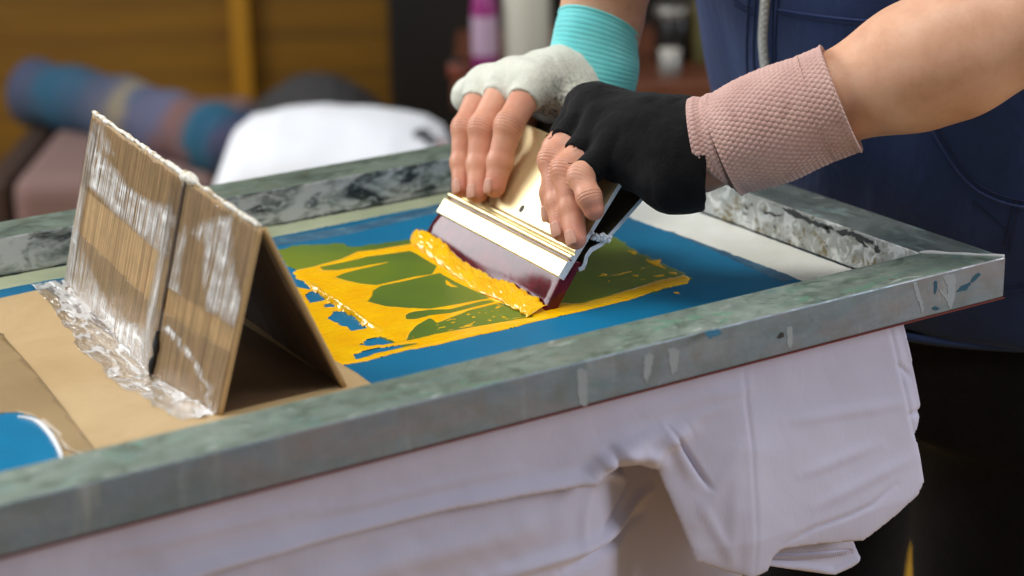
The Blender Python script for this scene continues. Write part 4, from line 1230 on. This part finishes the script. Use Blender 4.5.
# ---- wrist bands: knitted tubes with a raised pattern ------------------------------------------
def band(name, A, B, rad, mat, relief, nu=260, nv=150, tiltA=None, tiltB=None, flat_=1.0, label=None, seed=0, thick=.0018):
    """tube from A to B. rad(t), relief(t, ang)->metres. tiltA/B: extra axial shift as a function of ang."""
    ax = unit(B - A); s = unit(np.cross(ax, [0, 0, 1])); q = np.cross(s, ax); Ln = np.linalg.norm(B - A)
    U = np.linspace(0, 1, nv + 1)[:, None]; TH = np.linspace(0, 2 * math.pi, nu, endpoint=False)[None, :]
    r = rad(U, TH) + relief(U * Ln, TH)
    tb_ = 0 if tiltB is None else np.cos(TH) * (s @ tiltB) + np.sin(TH) * (q @ tiltB)
    sh = (tiltA(TH) if tiltA else 0) * (1 - U) + tb_ * U
    P = A + (U * Ln + sh)[..., None] * ax + (r * np.cos(TH))[..., None] * s + (r * np.sin(TH) * flat_)[..., None] * q
    V = P.reshape(-1, 3); F = []
    ii, jj = np.meshgrid(np.arange(nv), np.arange(nu), indexing='ij'); j2 = (jj + 1) % nu
    F = np.stack([ii * nu + jj, ii * nu + j2, (ii + 1) * nu + j2, (ii + 1) * nu + jj], -1).reshape(-1, 4)
    o = obj(name, (V, F), mat, person, smooth=True)
    if label: o['label'] = label
    solid(o, thick, -1)
    return o
t = NT('dusty_pink_knit'); v = t.co('Object')
b_ = t.ramp(t.noise(v, 22, 4, .6), [(.3, G(190, 152, 144)), (.7, G(212, 176, 166))])
b_ = t.mix(t.ramp(t.noise(v, 60, 3), [(.62, 0), (.75, .5)]), b_, G(150, 110, 108))
mt_pink = t.out(b_, .9, 0, t.bump(t.noise(v, 800, 2), .3, .0006), Sheen_Weight=.2, Specular_IOR_Level=.15)
mt_pinkedge = plain('dark_band_edge', G(92, 66, 54), .9, 0, 200, .3)
def dots(px_, py_, amp):
    def f(x, th):
        a = x / px_ * math.pi; b = th * py_ / 2
        return amp * (np.abs(np.sin(a + b)) * np.abs(np.sin(a - b))) ** .8
    return f
A0, A1 = atd(722, 146, 1.4285), atd(842, 98, 1.408)
bump_edge = lambda U: .0016 * np.exp(-((U - .0) / .03) ** 2) + .0010 * np.exp(-((U - 1) / .018) ** 2)
band('wrist_band', A0, A1, lambda U, TH: .0325 + .0035 * U + .0035 * np.sin(math.pi * np.clip(U * 1.3, 0, 1)) + bump_edge(U) + .0007 * vnoise(np.stack([U * 5 + 0 * TH, np.cos(TH) * 2 + 0 * U, np.sin(TH) * 2 + 0 * U], -1)), mt_pink, dots(.0066, 60, .0015),
     nu=420, nv=260, label='dusty pink knitted wrist band')
N0, N1 = atd(699, 147, 1.4330), atd(722, 142, 1.4290)
tl = lambda TH: .024 * np.clip(-np.sin(TH), 0, 1)
band('wrist_band', N0, N1, lambda U, TH: .0318 + .0008 * np.sin(U * 9) + 0 * TH, mt_pink, dots(.0066, 60, .0010), nu=360, nv=60, tiltA=tl, label='narrow turned-back pink band cuff')
# rolled dark edges of the band
axb = unit(A1 - A0); sb = unit(np.cross(axb, [0, 0, 1])); qb = np.cross(sb, axb)
def ring(C_, r, rt, tilt=None, n=90):
    P = [C_ + r * (math.cos(a) * sb + math.sin(a) * qb) + axb * ((tilt(a) if tilt else 0) + .0004 * math.sin(a * 37)) for a in np.linspace(0, 2 * math.pi, n)]
    return tube(P, rt, 6)
obj('band_edge', ring(A0 - axb * .0006, .0336, .0009), mt_pinkedge, person, smooth=True)
obj('band_seam', ring(lerp(A0, A1, .80), .0384, .0006), mt_pink, person, smooth=True)

t = NT('turquoise_rib_knit'); v = t.co('Object')
b_ = t.ramp(t.noise(v, 26, 4, .6), [(.3, G(104, 206, 208)), (.7, G(130, 222, 222))])
mt_teal = t.out(b_, .9, 0, t.bump(t.noise(v, 700, 2), .3, .0006), Sheen_Weight=.25, Specular_IOR_Level=.15)
BT = 0.6
C0, C1 = atd(588, 86, 1.622), atd(600, 25, 1.612)
band('sweat_band', C0, C1, lambda U, TH: .0375 - .0068 * U + .0012 * np.exp(-((U - 1) / .03) ** 2) + .0010 * np.sin(U * 7 + 2 * np.sin(TH)), mt_teal,
     lambda x, th: .00020 * np.sin(x / .0030 * 2 * math.pi + .4 * np.sin(th)) ** 3, nu=200, nv=160, label='turquoise knitted sweat band',
     tiltB=np.array(-.006 * RT - .013 * unit([FW[0], FW[1], 0])))
# ---- navy vest ---------------------------------------------------------------------------------
fv = Field((-.20, -.06, -.16), (.42, .56, .56), .0042)
torso_field(fv, .026, -.118, .50, .02)
fv.cone((.03, CY - .15, .485), (.03, CY + .15, .485), .068, .068, .05)
fv.cone(R_SHO, lerp(R_SHO, R_ELB, .35), .066, .062, .04, (lerp(R_SHO, R_ELB, .30), unit(R_ELB - R_SHO)))
fv.cone(L_SHO, lerp(L_SHO, L_ELB, .35), .066, .062, .04, (lerp(L_SHO, L_ELB, .30), unit(L_ELB - L_SHO)))
g = np.stack(np.meshgrid(*fv.ax, indexing='ij'), -1).astype(np.float32)
fv.d += (.0045 * fbm(g * np.array([1, 1, .55], np.float32), 16, 2, 15) + .004 * fbm(g * np.array([.6, .6, 1], np.float32), 9, 2, 25)).astype(np.float32)
# neck opening
fv.d = np.maximum(fv.d, -(np.linalg.norm((g - np.array([.01, CY, .56], np.float32)) / np.array([1, 1, .8], np.float32), axis=-1) - .075).astype(np.float32))
VV, VF = fv.mesh(); VV = relax(VV, VF, 2, .5)
t = NT('navy_sweatshirt'); v = t.co('Object')
rib = t.wave(t.co('Object', (1, 1, .12)), 520, .25, 1, 1, 'BANDS', 'Y'); k = t.noise(v, 700, 3, .7)
n = t.noise(v, 12, 5, .6)
b_ = t.ramp(n, [(.3, G(42, 58, 98)), (.7, G(54, 72, 116))])
b_ = t.mix(t.math('MULTIPLY', k, .35), b_, G(24, 34, 60))
nb = t.bump(rib, .22, .0009); nb = t.bump(k, .3, .0008, nb); nb = t.bump(t.noise(t.co('Object', (1, 1, .5)), 26, 4, .55, .6), .45, .008, nb)
mt_navy = t.out(b_, .9, 0, nb, Sheen_Weight=.12, Specular_IOR_Level=.15)
vest = obj('vest', (VV, VF), mt_navy, person, smooth=True); vest['label'] = 'navy blue zip-front sweat vest with a front pocket'
bvh = BVHTree.FromPolygons(VV.tolist(), VF.tolist())
def onvest(px, py, lift=0.0):
    d = ray(px, py); d = d / np.linalg.norm(d)
    hit = bvh.ray_cast(Vector(CAMC), Vector(d))
    if hit[0] is None: return None
    return np.array(hit[0]) + np.array(hit[1]) * lift
def vest_path(pts, n=40, lift=.0006):
    out = []
    for p in smooth_path(np.array(pts, float), n):
        q = onvest(p[0], p[1], lift)
        if q is not None: out.append(q)
    return out
mt_seam = plain('navy_seam', G(22, 32, 66), .9, 0, 300, .3)
mt_seam2 = plain('navy_topstitch', G(44, 58, 104), .8, 0, 300, .2)
def seam(name, pts, r, mat, n=50, lift=.0004):
    P = vest_path(pts, n, lift)
    if len(P) > 3:
        P = np.array(P)
        for _ in range(3): P[1:-1] = .5 * P[1:-1] + .25 * (P[:-2] + P[2:])
        return obj(name, tube(P, r, 8), mat, vest, smooth=True)
# zip: white tape with teeth
mt_zip = plain('white_zip', G(214, 216, 210), .55, 0, 400, .1)
zp = vest_path([(770.5, -60), (768, -20), (766, 10), (764.5, 36), (766, 60), (770, 90), (774, 120)], 60, .0012)
if len(zp) > 4:
    zp = np.array(zp)
    for _ in range(4): zp[1:-1] = .5 * zp[1:-1] + .25 * (zp[:-2] + zp[2:])
    zo = obj('zipper', tube(zp, [.0042] * len(zp), 10), mt_zip, vest, smooth=True)
    teeth = []
    seg = np.linalg.norm(np.diff(zp, axis=0), axis=1); cum = np.r_[0, np.cumsum(seg)]
    for k_, s_ in enumerate(np.arange(0, cum[-1], .0030)):
        i = min(np.searchsorted(cum, s_), len(zp) - 1); i = max(i, 1); f_ = (s_ - cum[i-1]) / max(seg[i-1], 1e-9)
        c = lerp(zp[i-1], zp[i], f_); ax = unit(zp[i] - zp[i-1]); vw = unit(CAMC - c); sd = unit(np.cross(ax, vw)); up_ = np.cross(sd, ax)
        c = c + up_ * .0038 + sd * .0009 * (1 if k_ % 2 else -1)
        teeth.append(tube([c - sd * .0016, c + sd * .0016], .0011, 6))
    obj('zip_teeth', join(teeth), plain('zip_teeth', G(232, 232, 226), .4), zo, smooth=True)
for pts in ([(758, -20), (755, 20), (754, 60), (758, 90)], [(751, -20), (748, 20), (747, 60), (750, 95)], [(781, -20), (777, 20), (776, 55), (779, 80)], [(774, -10), (773, 30), (773, 70)]):
    seam('zip_seam', pts, .0007, mt_seam)
for dy in (0, 4.5):
    seam('yoke_seam', [(778, 9 + dy), (800, 13 + dy), (840, 18 + dy), (880, 21 + dy), (930, 22 + dy), (1000, 20 + dy)], .0008, mt_seam if dy else mt_seam2)
    seam('yoke_seam', [(735, 0 + dy), (745, 6 + dy), (753, 10 + dy)], .0008, mt_seam)
# pocket mouth
for off in (0, 6):
    seam('pocket_seam', [(925 + off, 105), (932 + off, 128 - off * .3), (950 + off, 160 - off * .5), (972 + off * .7, 186 - off * .7), (1000, 201 - off), (1030, 208 - off)], .0011 if off == 0 else .0007, mt_seam2 if off == 0 else mt_seam, 60, .0007)
seam('pocket_seam', [(1014, 200), (1008, 222), (1003, 246)], .0008, mt_seam); seam('pocket_seam', [(1020, 202), (1014, 224), (1009, 250)], .0008, mt_seam)
seam('pocket_seam', [(972, 200), (990, 215), (1008, 232)], .0007, mt_seam)
seam('hem_seam', [(1000, 286), (1012, 285), (1030, 283), (1060, 280)], .0008, mt_seam); seam('hem_seam', [(1000, 291), (1012, 290), (1030, 288), (1060, 285)], .0006, mt_seam2)
# hem band round the bottom edge
hb = []
for a in np.linspace(0, 2 * math.pi, 140):
    cz = -.118; cx = trunk_c(cz)
    hb.append(np.array([cx + .1445 * math.cos(a), CY + .196 * math.sin(a), cz + .0015 * math.sin(5 * a)]))
obj('hem', tube(hb, [.0035] * len(hb), 10), mt_navy, vest, smooth=True)

# ---- black trousers, shoes, hair ----------------------------------------------------------------
fp_ = Field((-.08, -.04, -.92), (.42, .54, -.04), .006)
sl, P = fp_.block(np.array([-.3, -.3, -.30]), np.array([.6, .8, -.02]))
q_ = np.sqrt(((P[..., 0] - trunk_c(-.1)) / .136) ** 2 + ((P[..., 1] - CY) / .187) ** 2)
d_ = np.maximum((q_ - 1) * .136, np.abs(P[..., 2] + .13) - .075)
fp_.put(sl, d_.astype(np.float32), .03)
for h_, k_, a_ in ((HIPL, KNL, ANL), (HIPR, KNR, ANR)):
    fp_.cone(h_ + [0, 0, -.02], k_, .092, .074, .03); fp_.cone(k_, a_, .074, .062, .02, (a_ + [0, 0, -.01], (0, 0, -1)))
g = np.stack(np.meshgrid(*fp_.ax, indexing='ij'), -1).astype(np.float32)
fp_.d += (.004 * fbm(g, 14, 2, 35)).astype(np.float32)
TV, TF_ = fp_.mesh(); TV = relax(TV, TF_, 2, .5)
mt_trouser = knit_mat('black_trouser_cloth', [(.3, G(11, 11, 13)), (.7, G(17, 17, 20))], G(22, 22, 24), .05, 400, .3, 200, .7)
tr_ = obj('trousers', (TV, TF_), mt_trouser, person, smooth=True); tr_['label'] = 'black trousers'
mt_shoe = plain('dark_shoe_leather', G(24, 22, 22), .5, 0, 60, .2)
for a_ in (ANL, ANR):
    fs = Field(a_ + [-.24, -.07, -.085], a_ + [.07, .07, .06], .005)
    fs.cone(a_ + [.01, 0, -.035], a_ + [-.15, 0, -.045], .042, .034, .02); fs.cone(a_ + [0, 0, -.03], a_ + [0, 0, .02], .044, .044, .02)
    fs.clip((0, 0, -.9185), (0, 0, -1))
    sv, sf = fs.mesh(); obj('shoe', (relax(sv, sf, 1), sf), mt_shoe, person, smooth=True)
fh = Field(HEAD - [.16, .13, .16], HEAD + [.16, .13, .17], .005)
fh.ball(HEAD + [.012, 0, .018], (.104, .086, .116), .01)
gg = np.stack(np.meshgrid(*fh.ax, indexing='ij'), -1).astype(np.float32)
face = np.linalg.norm((gg - (HEAD + [-.10, 0, -.03]).astype(np.float32)) / np.array([.09, .085, .10], np.float32), axis=-1) - 1
fh.d = np.maximum(fh.d, (-face * .085).astype(np.float32)); fh.d += (.003 * fbm(gg, 60, 2, 3)).astype(np.float32)
fh.clip(HEAD + [0, 0, -.06], (0, 0, -1))
hv, hf = fh.mesh(); obj('hair', (hv, hf), plain('brown_hair', G(58, 40, 28), .55, 0, 200, .4, 300), person, smooth=True)
mt_eye = plain('eye_white', G(230, 228, 222), .2); mt_iris = plain('iris', G(60, 44, 30), .2)
for s in (-1, 1):
    c = HEAD + [-.096, s * .032, .014]
    bm = bmesh.new(); bmesh.ops.create_uvsphere(bm, u_segments=16, v_segments=12, radius=.0115)
    for v_ in bm.verts: v_.co += Vector(c)
    e_ = obj('eye', bm, mt_eye, person, smooth=True)
    bm = bmesh.new(); bmesh.ops.create_uvsphere(bm, u_segments=12, v_segments=8, radius=.0055)
    for v_ in bm.verts: v_.co += Vector(c + [-.0072, 0, 0])
    obj('iris', bm, mt_iris, e_, smooth=True)

# ------------------------------------------------------------------ the room behind
FH = unit([FW[0], FW[1], 0]); RH_ = np.array([FH[1], -FH[0], 0])
def room(r_, d_, z): return np.array([CAMC[0], CAMC[1], 0]) + r_ * RH_ + d_ * FH + np.array([0, 0, z])
def rbox(r0, r1, d0, d1, z0, z1):
    bm = bmesh.new(); vs = add_box(bm, (0, 0, 0), (1, 1, 1))
    for v_ in vs: v_.co = Vector(room(r0 + v_.co.x * (r1 - r0), d0 + v_.co.y * (d1 - d0), z0 + v_.co.z * (z1 - z0)))
    return bm
def pxr(px, py, d):      # point at horizontal distance d along the view -> (r, z)
    r_ = ray(px, py); s_ = d / (r_ @ FH); X = CAMC + s_ * r_
    return (X - CAMC) @ RH_, X[2]
ZF = -Z0
t = NT('ochre_wall_boards'); v = t.co('Object')
n = t.noise(t.co('Object', (1, 1, 14)), 2.2, 5, .6)
gap = t.wave(t.co('Object', (1, 1, 1)), 4.0, .3, 2, 1, 'BANDS', 'Z')
b_ = t.ramp(n, [(.3, G(112, 76, 8)), (.6, G(132, 92, 12)), (.8, G(146, 104, 20))])
b_ = t.mix(t.ramp(gap, [(.0, .5), (.12, 0)]), b_, G(84, 54, 10))
mt_ochre = t.out(b_, .5)
wall = obj('wall_back', rbox(-5.5, 4.5, 4.05, 4.15, ZF, 1.75), mt_ochre); tag(wall, kind='structure')
r_, _ = pxr(241, 60, 4.0)
tr1 = obj('trim_1', rbox(r_ - .018, r_ + .018, 4.015, 4.05, ZF, 1.6), plain('ochre_batten', G(176, 124, 22), .5, 0, 12, .15)); tag(tr1, kind='structure')
t = NT('ochre_floor'); v = t.co('Object')
b_ = t.ramp(t.noise(t.co('Object', (1, 8, 1)), 3, 5, .6), [(.3, G(160, 116, 30)), (.7, G(186, 140, 44))])
mt_floor = t.out(b_, .55)
fl = obj('floor', rbox(-5.5, 4.5, -1.6, 4.15, ZF - .05, ZF), mt_floor); tag(fl, kind='structure')

# mauve upholstered bench with a rolled patterned rug on it
d0 = 3.0
rl, zt = pxr(-12, 112, d0); rr, _ = pxr(206, 150, d0); zt2 = pxr(140, 117, 3.22)[1] - .040
bench = empty('upholstered_bench', room((rl + rr) / 2, d0 + .2, ZF))
tag(bench, 'dusty mauve upholstered bench behind the screen carrying a rolled rug', 'bench')
mt_mauve = plain('mauve_upholstery', G(126, 100, 94), .9, 0, 8, .06)
mt_mauve2 = plain('dark_bench_frame', G(58, 40, 30), .7, 0, 30, .2)
bevel(obj('seat', rbox(rl + .02, rr + .02, d0, d0 + .55, ZF + .18, zt2), mt_mauve, bench), .03, 4)
bevel(obj('frame', rbox(rl - .03, rl + .012, d0 + .02, d0 + .43, ZF, zt2 - .01), mt_mauve2, bench), .008, 2)
bevel(obj('base', rbox(rl, rr, d0 + .03, d0 + .42, ZF + .06, ZF + .18), mt_mauve2, bench), .01, 2)
for a in (rl + .04, rr - .04):
    for b in (d0 + .06, d0 + .38): obj('leg', rbox(a - .02, a + .02, b - .02, b + .02, ZF, ZF + .07), mt_mauve2, bench)
t = NT('patterned_rug'); v = t.co('UV')
vo = t.voro(t.co('UV', (1, 1, 1)), 1.2); n = t.noise(t.co('UV', (1, .4, 1)), 1.1, 2)
sx = t.node('ShaderNodeSeparateXYZ'); t.l.new(v, sx.inputs[0])
fac = t.math('ADD', t.math('DIVIDE', sx.outputs[0], 9.0), t.math('MULTIPLY', t.math('SUBTRACT', n, .5), .22))
b_ = t.ramp(fac, [(.0, G(60, 66, 92)), (.1, G(66, 72, 94)), (.2, G(34, 80, 104)), (.32, G(52, 74, 96)), (.42, G(74, 78, 98)), (.5, G(132, 120, 98)), (.56, G(80, 82, 106)), (.64, G(88, 90, 114)), (.72, G(116, 82, 76)), (.79, G(96, 78, 82)), (.85, G(24, 84, 108)), (.94, G(30, 70, 96)), (1, G(70, 70, 96))])
b_ = t.mix(t.ramp(vo, [(.15, .4), (.4, 0)]), b_, G(46, 86, 110))
mt_rug = t.out(b_, .95, 0, t.bump(t.noise(v, 60, 3), .3, .003))
pa = [(26, 92, 3.42), (60, 97, 3.37), (100, 106, 3.30), (140, 117, 3.22), (180, 129, 3.14), (215, 140, 3.07), (240, 148, 3.02)]
P_ = []
for a, b, dd in pa:
    r_, z_ = pxr(a, b, dd); P_.append(room(r_, dd, z_))
P_ = smooth_path(P_, 60)
rad = [(.055 + .004 * math.sin(i * .55) + .002 * vnoise(np.array([i * .4, 1., 1.]))) * (.75 + .25 * min(1, i / 3)) for i in range(60)]
V, F = tube(P_, rad, 28)
rug = obj('rolled_rug', (V, F), mt_rug, smooth=True)
uvset(rug, [((i // 28) / 60 * 9, (i % 28) / 28 * 6) for i in range(len(V))])
tag(rug, 'rolled rug with faded blue and red pattern on the mauve bench', 'rug')
# table with a heaped white shirt, dark cushion behind
d1 = 2.72
ra, zb_ = pxr(224, 190, d1); rb, _ = pxr(452, 190, d1); ztab = zb_ - .03
side = empty('low_table', room((ra + rb) / 2, d1 + .2, ZF))
tag(side, 'low table behind the screen piled with a white garment', 'table')
bevel(obj('table_top', rbox(ra - .02, rb + .08, d1 - .10, d1 + .25, ztab - .03, ztab), mt_mauve2, side), .004, 2)
for a in (ra + .02, rb + .04):
    for b in (d1 - .07, d1 + .22): obj('leg', rbox(a - .02, a + .02, b - .02, b + .02, ZF, ztab - .03), mt_mauve2, side)
def heap(name, prof, d_, depth, zbase, mat, seed, amp=.01):
    """prof: (px, py) skyline at distance d_; a rounded heap with that skyline."""
    sk = np.array([pxr(a, b, d_ + depth) for a, b in prof]); n_, m_ = 70, 30; V = []
    rs = np.linspace(sk[0, 0], sk[-1, 0], n_)
    hs = np.interp(rs, sk[:, 0], sk[:, 1]) - zbase
    for i in range(n_):
        for j in range(m_ + 1):
            a = math.pi * j / m_
            e = np.array([rs[i], d_ + depth - depth * math.cos(a), 0])
            h_ = hs[i] * max(math.sin(a), 0) ** .55
            nz = amp * fbm(np.array([rs[i] * 9, e[1] * 9, seed * 1.]), 1, 3, seed)
            V.append(room(e[0], e[1], zbase + max(0.001, h_ + (nz if 0 < j < m_ else 0))))
    F = [[i*(m_+1)+j, (i+1)*(m_+1)+j, (i+1)*(m_+1)+j+1, i*(m_+1)+j+1] for i in range(n_ - 1) for j in range(m_)]
    F += [[i*(m_+1)+m_, (i+1)*(m_+1)+m_, (i+1)*(m_+1), i*(m_+1)] for i in range(n_ - 1)]
    F += [[j for j in range(m_ + 1)], [(n_-1)*(m_+1)+j for j in range(m_, -1, -1)]]
    return obj(name, (np.array(V), F), mat, smooth=True)
mt_white = plain('white_cotton', G(232, 234, 238), .85, 0, 20, .03)
wc = heap('white_garment', [(219, 192), (223, 165), (232, 136), (250, 119), (280, 111), (320, 109), (360, 110), (395, 115), (425, 122), (442, 132), (449, 150)], d1 - .08, .15, ztab, mt_white, 3)
tag(wc, 'white folded garment with a dark print lying on the low table', 'garment')
# dark print on the garment's right end
r_, z_ = pxr(424, 133, d1 + .02)
mt_print = plain('charcoal_print', G(70, 72, 76), .8, 0, 60, .5)
bv2 = BVHTree.FromPolygons([list(Vector(v_.co) + wloc(wc)) for v_ in wc.data.vertices], [list(p.vertices) for p in wc.data.polygons])
def on_heap(px, py, lift):
    d = ray(px, py); h = bv2.ray_cast(Vector(CAMC), Vector(d / np.linalg.norm(d)))
    return None if h[0] is None else np.array(h[0]) + np.array([-FH[0], -FH[1], .6]) * lift
for (cx_, cy_, rx, ry, mt_) in ((422, 134, 9, 5, mt_print), (431, 141, 7, 4, mt_print), (441, 143, 4, 3, plain('red_print', G(170, 70, 50), .8))):
    ringp = [on_heap(cx_ + rx * math.cos(a), cy_ + ry * math.sin(a), .0015) for a in np.linspace(0, 2 * math.pi, 18, endpoint=False)]
    ringp = [p for p in ringp if p is not None]
    if len(ringp) > 6:
        bm = bmesh.new(); f_ = bm.faces.new([bm.verts.new(Vector(p)) for p in ringp]); o = obj('print', bm, mt_, wc); solid(o, .001, 0)
dk = heap('charcoal_cushion', [(246, 120), (254, 104), (268, 92), (290, 81), (312, 76), (334, 78), (356, 88), (376, 102), (390, 118)], 3.15, .12, -.42, plain('charcoal_fabric', G(54, 52, 52), .9, 0, 30, .15), 8)
tag(dk, 'charcoal grey cushion slumped behind the white garment', 'cushion')
rs0, _ = pxr(246, 120, 3.15); rs1, _ = pxr(390, 118, 3.15)
st_ = empty('dark_stool', room((rs0 + rs1) / 2, 3.27, ZF)); tag(st_, 'dark stool under the charcoal cushion', 'stool')
bevel(obj('seat', rbox(rs0 - .01, rs1 + .01, 3.13, 3.41, -.455, -.421), mt_mauve2, st_), .006, 2)
for a in (rs0 + .02, rs1 - .02):
    for b in (3.16, 3.38): obj('leg', rbox(a - .015, a + .015, b - .015, b + .015, ZF, -.455), mt_mauve2, st_)
# black cabinet
mt_cab = plain('black_cabinet_paint', G(20, 17, 15), .45, 0, 10, .3)
rc0, _ = pxr(388, 50, 3.75); rc1, _ = pxr(740, 50, 3.75)
cab = empty('black_cabinet', room((rc0 + rc1) / 2, 3.87, ZF)); tag(cab, 'tall black cabinet against the ochre wall', 'cabinet')
bevel(obj('body', rbox(rc0, rc1, 3.77, 4.04, ZF, 1.1), mt_cab, cab), .006, 2)
md = (rc0 + rc1) / 2
for a, b in ((rc0 + .01, md - .004), (md + .004, rc1 - .01)):
    dr = obj('door', rbox(a, b, 3.75, 3.77, ZF + .06, 1.08), mt_cab, cab); bevel(dr, .004, 2)
    hx = b - .04 if b < md else a + .04
    obj('handle', rbox(hx - .006, hx + .006, 3.735, 3.75, -.35, -.2), mt_steel, dr)
# reddish wooden bench with bottles and tins
d2 = 3.05
rt0, ztop = pxr(452, 84, d2); rt1, _ = pxr(760, 84, d2)
wb = empty('wooden_workbench', room((rt0 + rt1) / 2, d2 + .2, ZF)); tag(wb, 'reddish brown wooden bench behind the printer holding bottles and tins', 'workbench')
mt_redwood = plain('reddish_wood', G(96, 52, 30), .5, 0, 14, .3)
bevel(obj('bench_top', rbox(rt0, rt1, d2 - .02, d2 + .42, ztop - .035, ztop), mt_redwood, wb), .004, 2)
obj('apron', rbox(rt0 + .03, rt1 - .03, d2 + .02, d2 + .05, ztop - .14, ztop - .035), mt_cab, wb)
for a in (rt0 + .04, rt1 - .04):
    for b in (d2 + .03, d2 + .37): obj('leg', rbox(a - .025, a + .025, b - .025, b + .025, ZF, ztop - .035), mt_cab, wb)
def bottle(name, px0, px1, py_top, d_, mats, label, cat, shape='bottle'):
    a, _ = pxr(px0, 60, d_); b, _ = pxr(px1, 60, d_); _, zt_ = pxr((px0 + px1) / 2, py_top, d_)
    c = room((a + b) / 2, d_ + .02, ztop); r = (b - a) / 2; h = zt_ - ztop
    root = empty(name, c); tag(root, label, cat)
    if shape == 'bottle':
        obj('body', lathe(c, [(r * .9, 0), (r, .006), (r, h * .58), (r * .8, h * .70), (r * .36, h * .80), (r * .34, h * .86)], 28), mats[0], root, smooth=True)
        obj('cap', lathe(c, [(r * .42, h * .86), (r * .42, h * .985), (r * .36, h)], 24), mats[1], root, smooth=True)
        obj('label_band', lathe(c, [(r * 1.01, h * .16), (r * 1.015, h * .17), (r * 1.015, h * .5), (r * 1.01, h * .51)], 28), mats[2], root, smooth=True)
    elif shape == 'jar':
        obj('body', lathe(c, [(r * .95, 0), (r, .004), (r, h * .78), (r * .9, h * .84)], 28), mats[0], root, smooth=True)
        obj('lid', lathe(c, [(r * .96, h * .84), (r * .98, h * .85), (r * .98, h * .98), (r * .92, h)], 28), mats[1], root, smooth=True)
    else:
        obj('body', lathe(c, [(r * .97, 0), (r, .004), (r, h * .94), (r * .98, h * .95)], 32), mats[0], root, smooth=True)
        obj('lid', lathe(c, [(r * 1.03, h * .95), (r * 1.03, h * .995), (r * .98, h)], 32), mats[1], root, smooth=True)
    return root
m_mag = plain('magenta_plastic', G(140, 40, 110), .35); m_pale = plain('pale_lilac_label', G(176, 150, 170), .5); m_whit = plain('white_plastic', G(196, 192, 180), .45); m_dk = plain('dark_glass', G(26, 22, 20), .2)
m_sil = plain('dull_tin', G(160, 158, 152), .35, .7); m_oliv = plain('olive_glass', G(86, 82, 48), .3); m_crm = plain('cream_plastic', G(190, 188, 172), .5); m_red = plain('orange_plastic', G(112, 50, 30), .45)
bottle('squeeze_bottle', 472, 498, -38, d2 + .06, (m_mag, m_pale, m_pale), 'magenta squeeze bottle with pale label standing left of the cream tub', 'bottle')
bottle('plastic_tub', 503, 551, -45, d2 + .07, (m_crm, m_whit), 'cream plastic tub behind the grey glove', 'tub', 'can')
bottle('paint_tin', 655, 694, 8, d2 + .12, (m_dk, m_sil), 'dark paint tin with a silver lid between the wrist bands', 'tin', 'jar')
bottle('glass_jar', 660, 682, 52, d2 + .02, (m_sil, m_whit), 'small dull silver jar in front of the dark tin', 'jar', 'jar')
bottle('glass_bottle', 694, 718, -50, d2 + .09, (m_oliv, m_dk, m_oliv), 'olive glass bottle close to the navy vest', 'bottle')
bottle('plastic_pot', 447, 466, 62, d2 + .03, (m_red, m_dk), 'small orange pot at the left end of the wooden bench', 'pot', 'jar')
# ------------------------------------------------------------------ light
w = bpy.data.worlds.new('room_ambience'); scene.world = w; w.use_nodes = True
bg = w.node_tree.nodes['Background']; bg.inputs[0].default_value = (.90, .95, 1, 1); bg.inputs[1].default_value = WORLD
def area(name, loc, tgt, sx, sy, power, col):
    l = bpy.data.lights.new(name, 'AREA'); l.shape = 'RECTANGLE'; l.size = sx; l.size_y = sy; l.energy = power; l.color = col
    o = bpy.data.objects.new(name, l); COL.objects.link(o); o.location = loc
    o.rotation_euler = (Vector(tgt) - Vector(loc)).to_track_quat('-Z', 'Y').to_euler()
    return o
tgt = (-.28, .26, 0)
area('window_light', (-1.35, 2.15, 1.15), tgt, 1.5, 1.1, KEY, (.96, .98, 1))
area('ceiling_lamp', (-.5, .1, 1.75), (-.3, .3, 0), 1.3, .5, TOP, (1, .97, .92))
area('right_fill_light', (2.1, -1.75, .85), (-.25, .05, -.10), 1.2, 1.1, FILL, (.84, .90, 1))  # unseen fill lamp added to brighten the shirt and rail fronts
area('left_fill_light', (-2.9, .2, .85), (-.3, .25, 0), 1.0, 1.0, 14, (.95, .98, 1))  # unseen weak fill added for the cardboard front and the vest

# ------------------------------------------------------------------ camera
cam = bpy.data.cameras.new('camera'); co_ = bpy.data.objects.new('camera', cam); COL.objects.link(co_)
mx = Matrix(((RT[0], UP[0], -FW[0], CAMC[0]), (RT[1], UP[1], -FW[1], CAMC[1]), (RT[2], UP[2], -FW[2], CAMC[2]), (0, 0, 0, 1)))
co_.matrix_world = mx
cam.sensor_width = 36; cam.lens = FPX / 1024 * 36; cam.clip_start = .05; cam.clip_end = 50
cam.dof.use_dof = True; cam.dof.focus_distance = 1.43; cam.dof.aperture_fstop = FSTOP
scene.camera = co_
vs_ = scene.view_settings
scene.display_settings.display_device = 'sRGB'
vs_.view_transform = 'Standard'; vs_.look = 'None'; vs_.exposure = EXPO; vs_.gamma = 1; vs_.use_curve_mapping = False
for o in list(scene.objects):
    if o.parent is None:
        if o is co_:
            m_ = mx.copy(); m_[2][3] += Z0; o.matrix_world = m_
        else:
            o.location.z += Z0
bpy.context.view_layer.update()
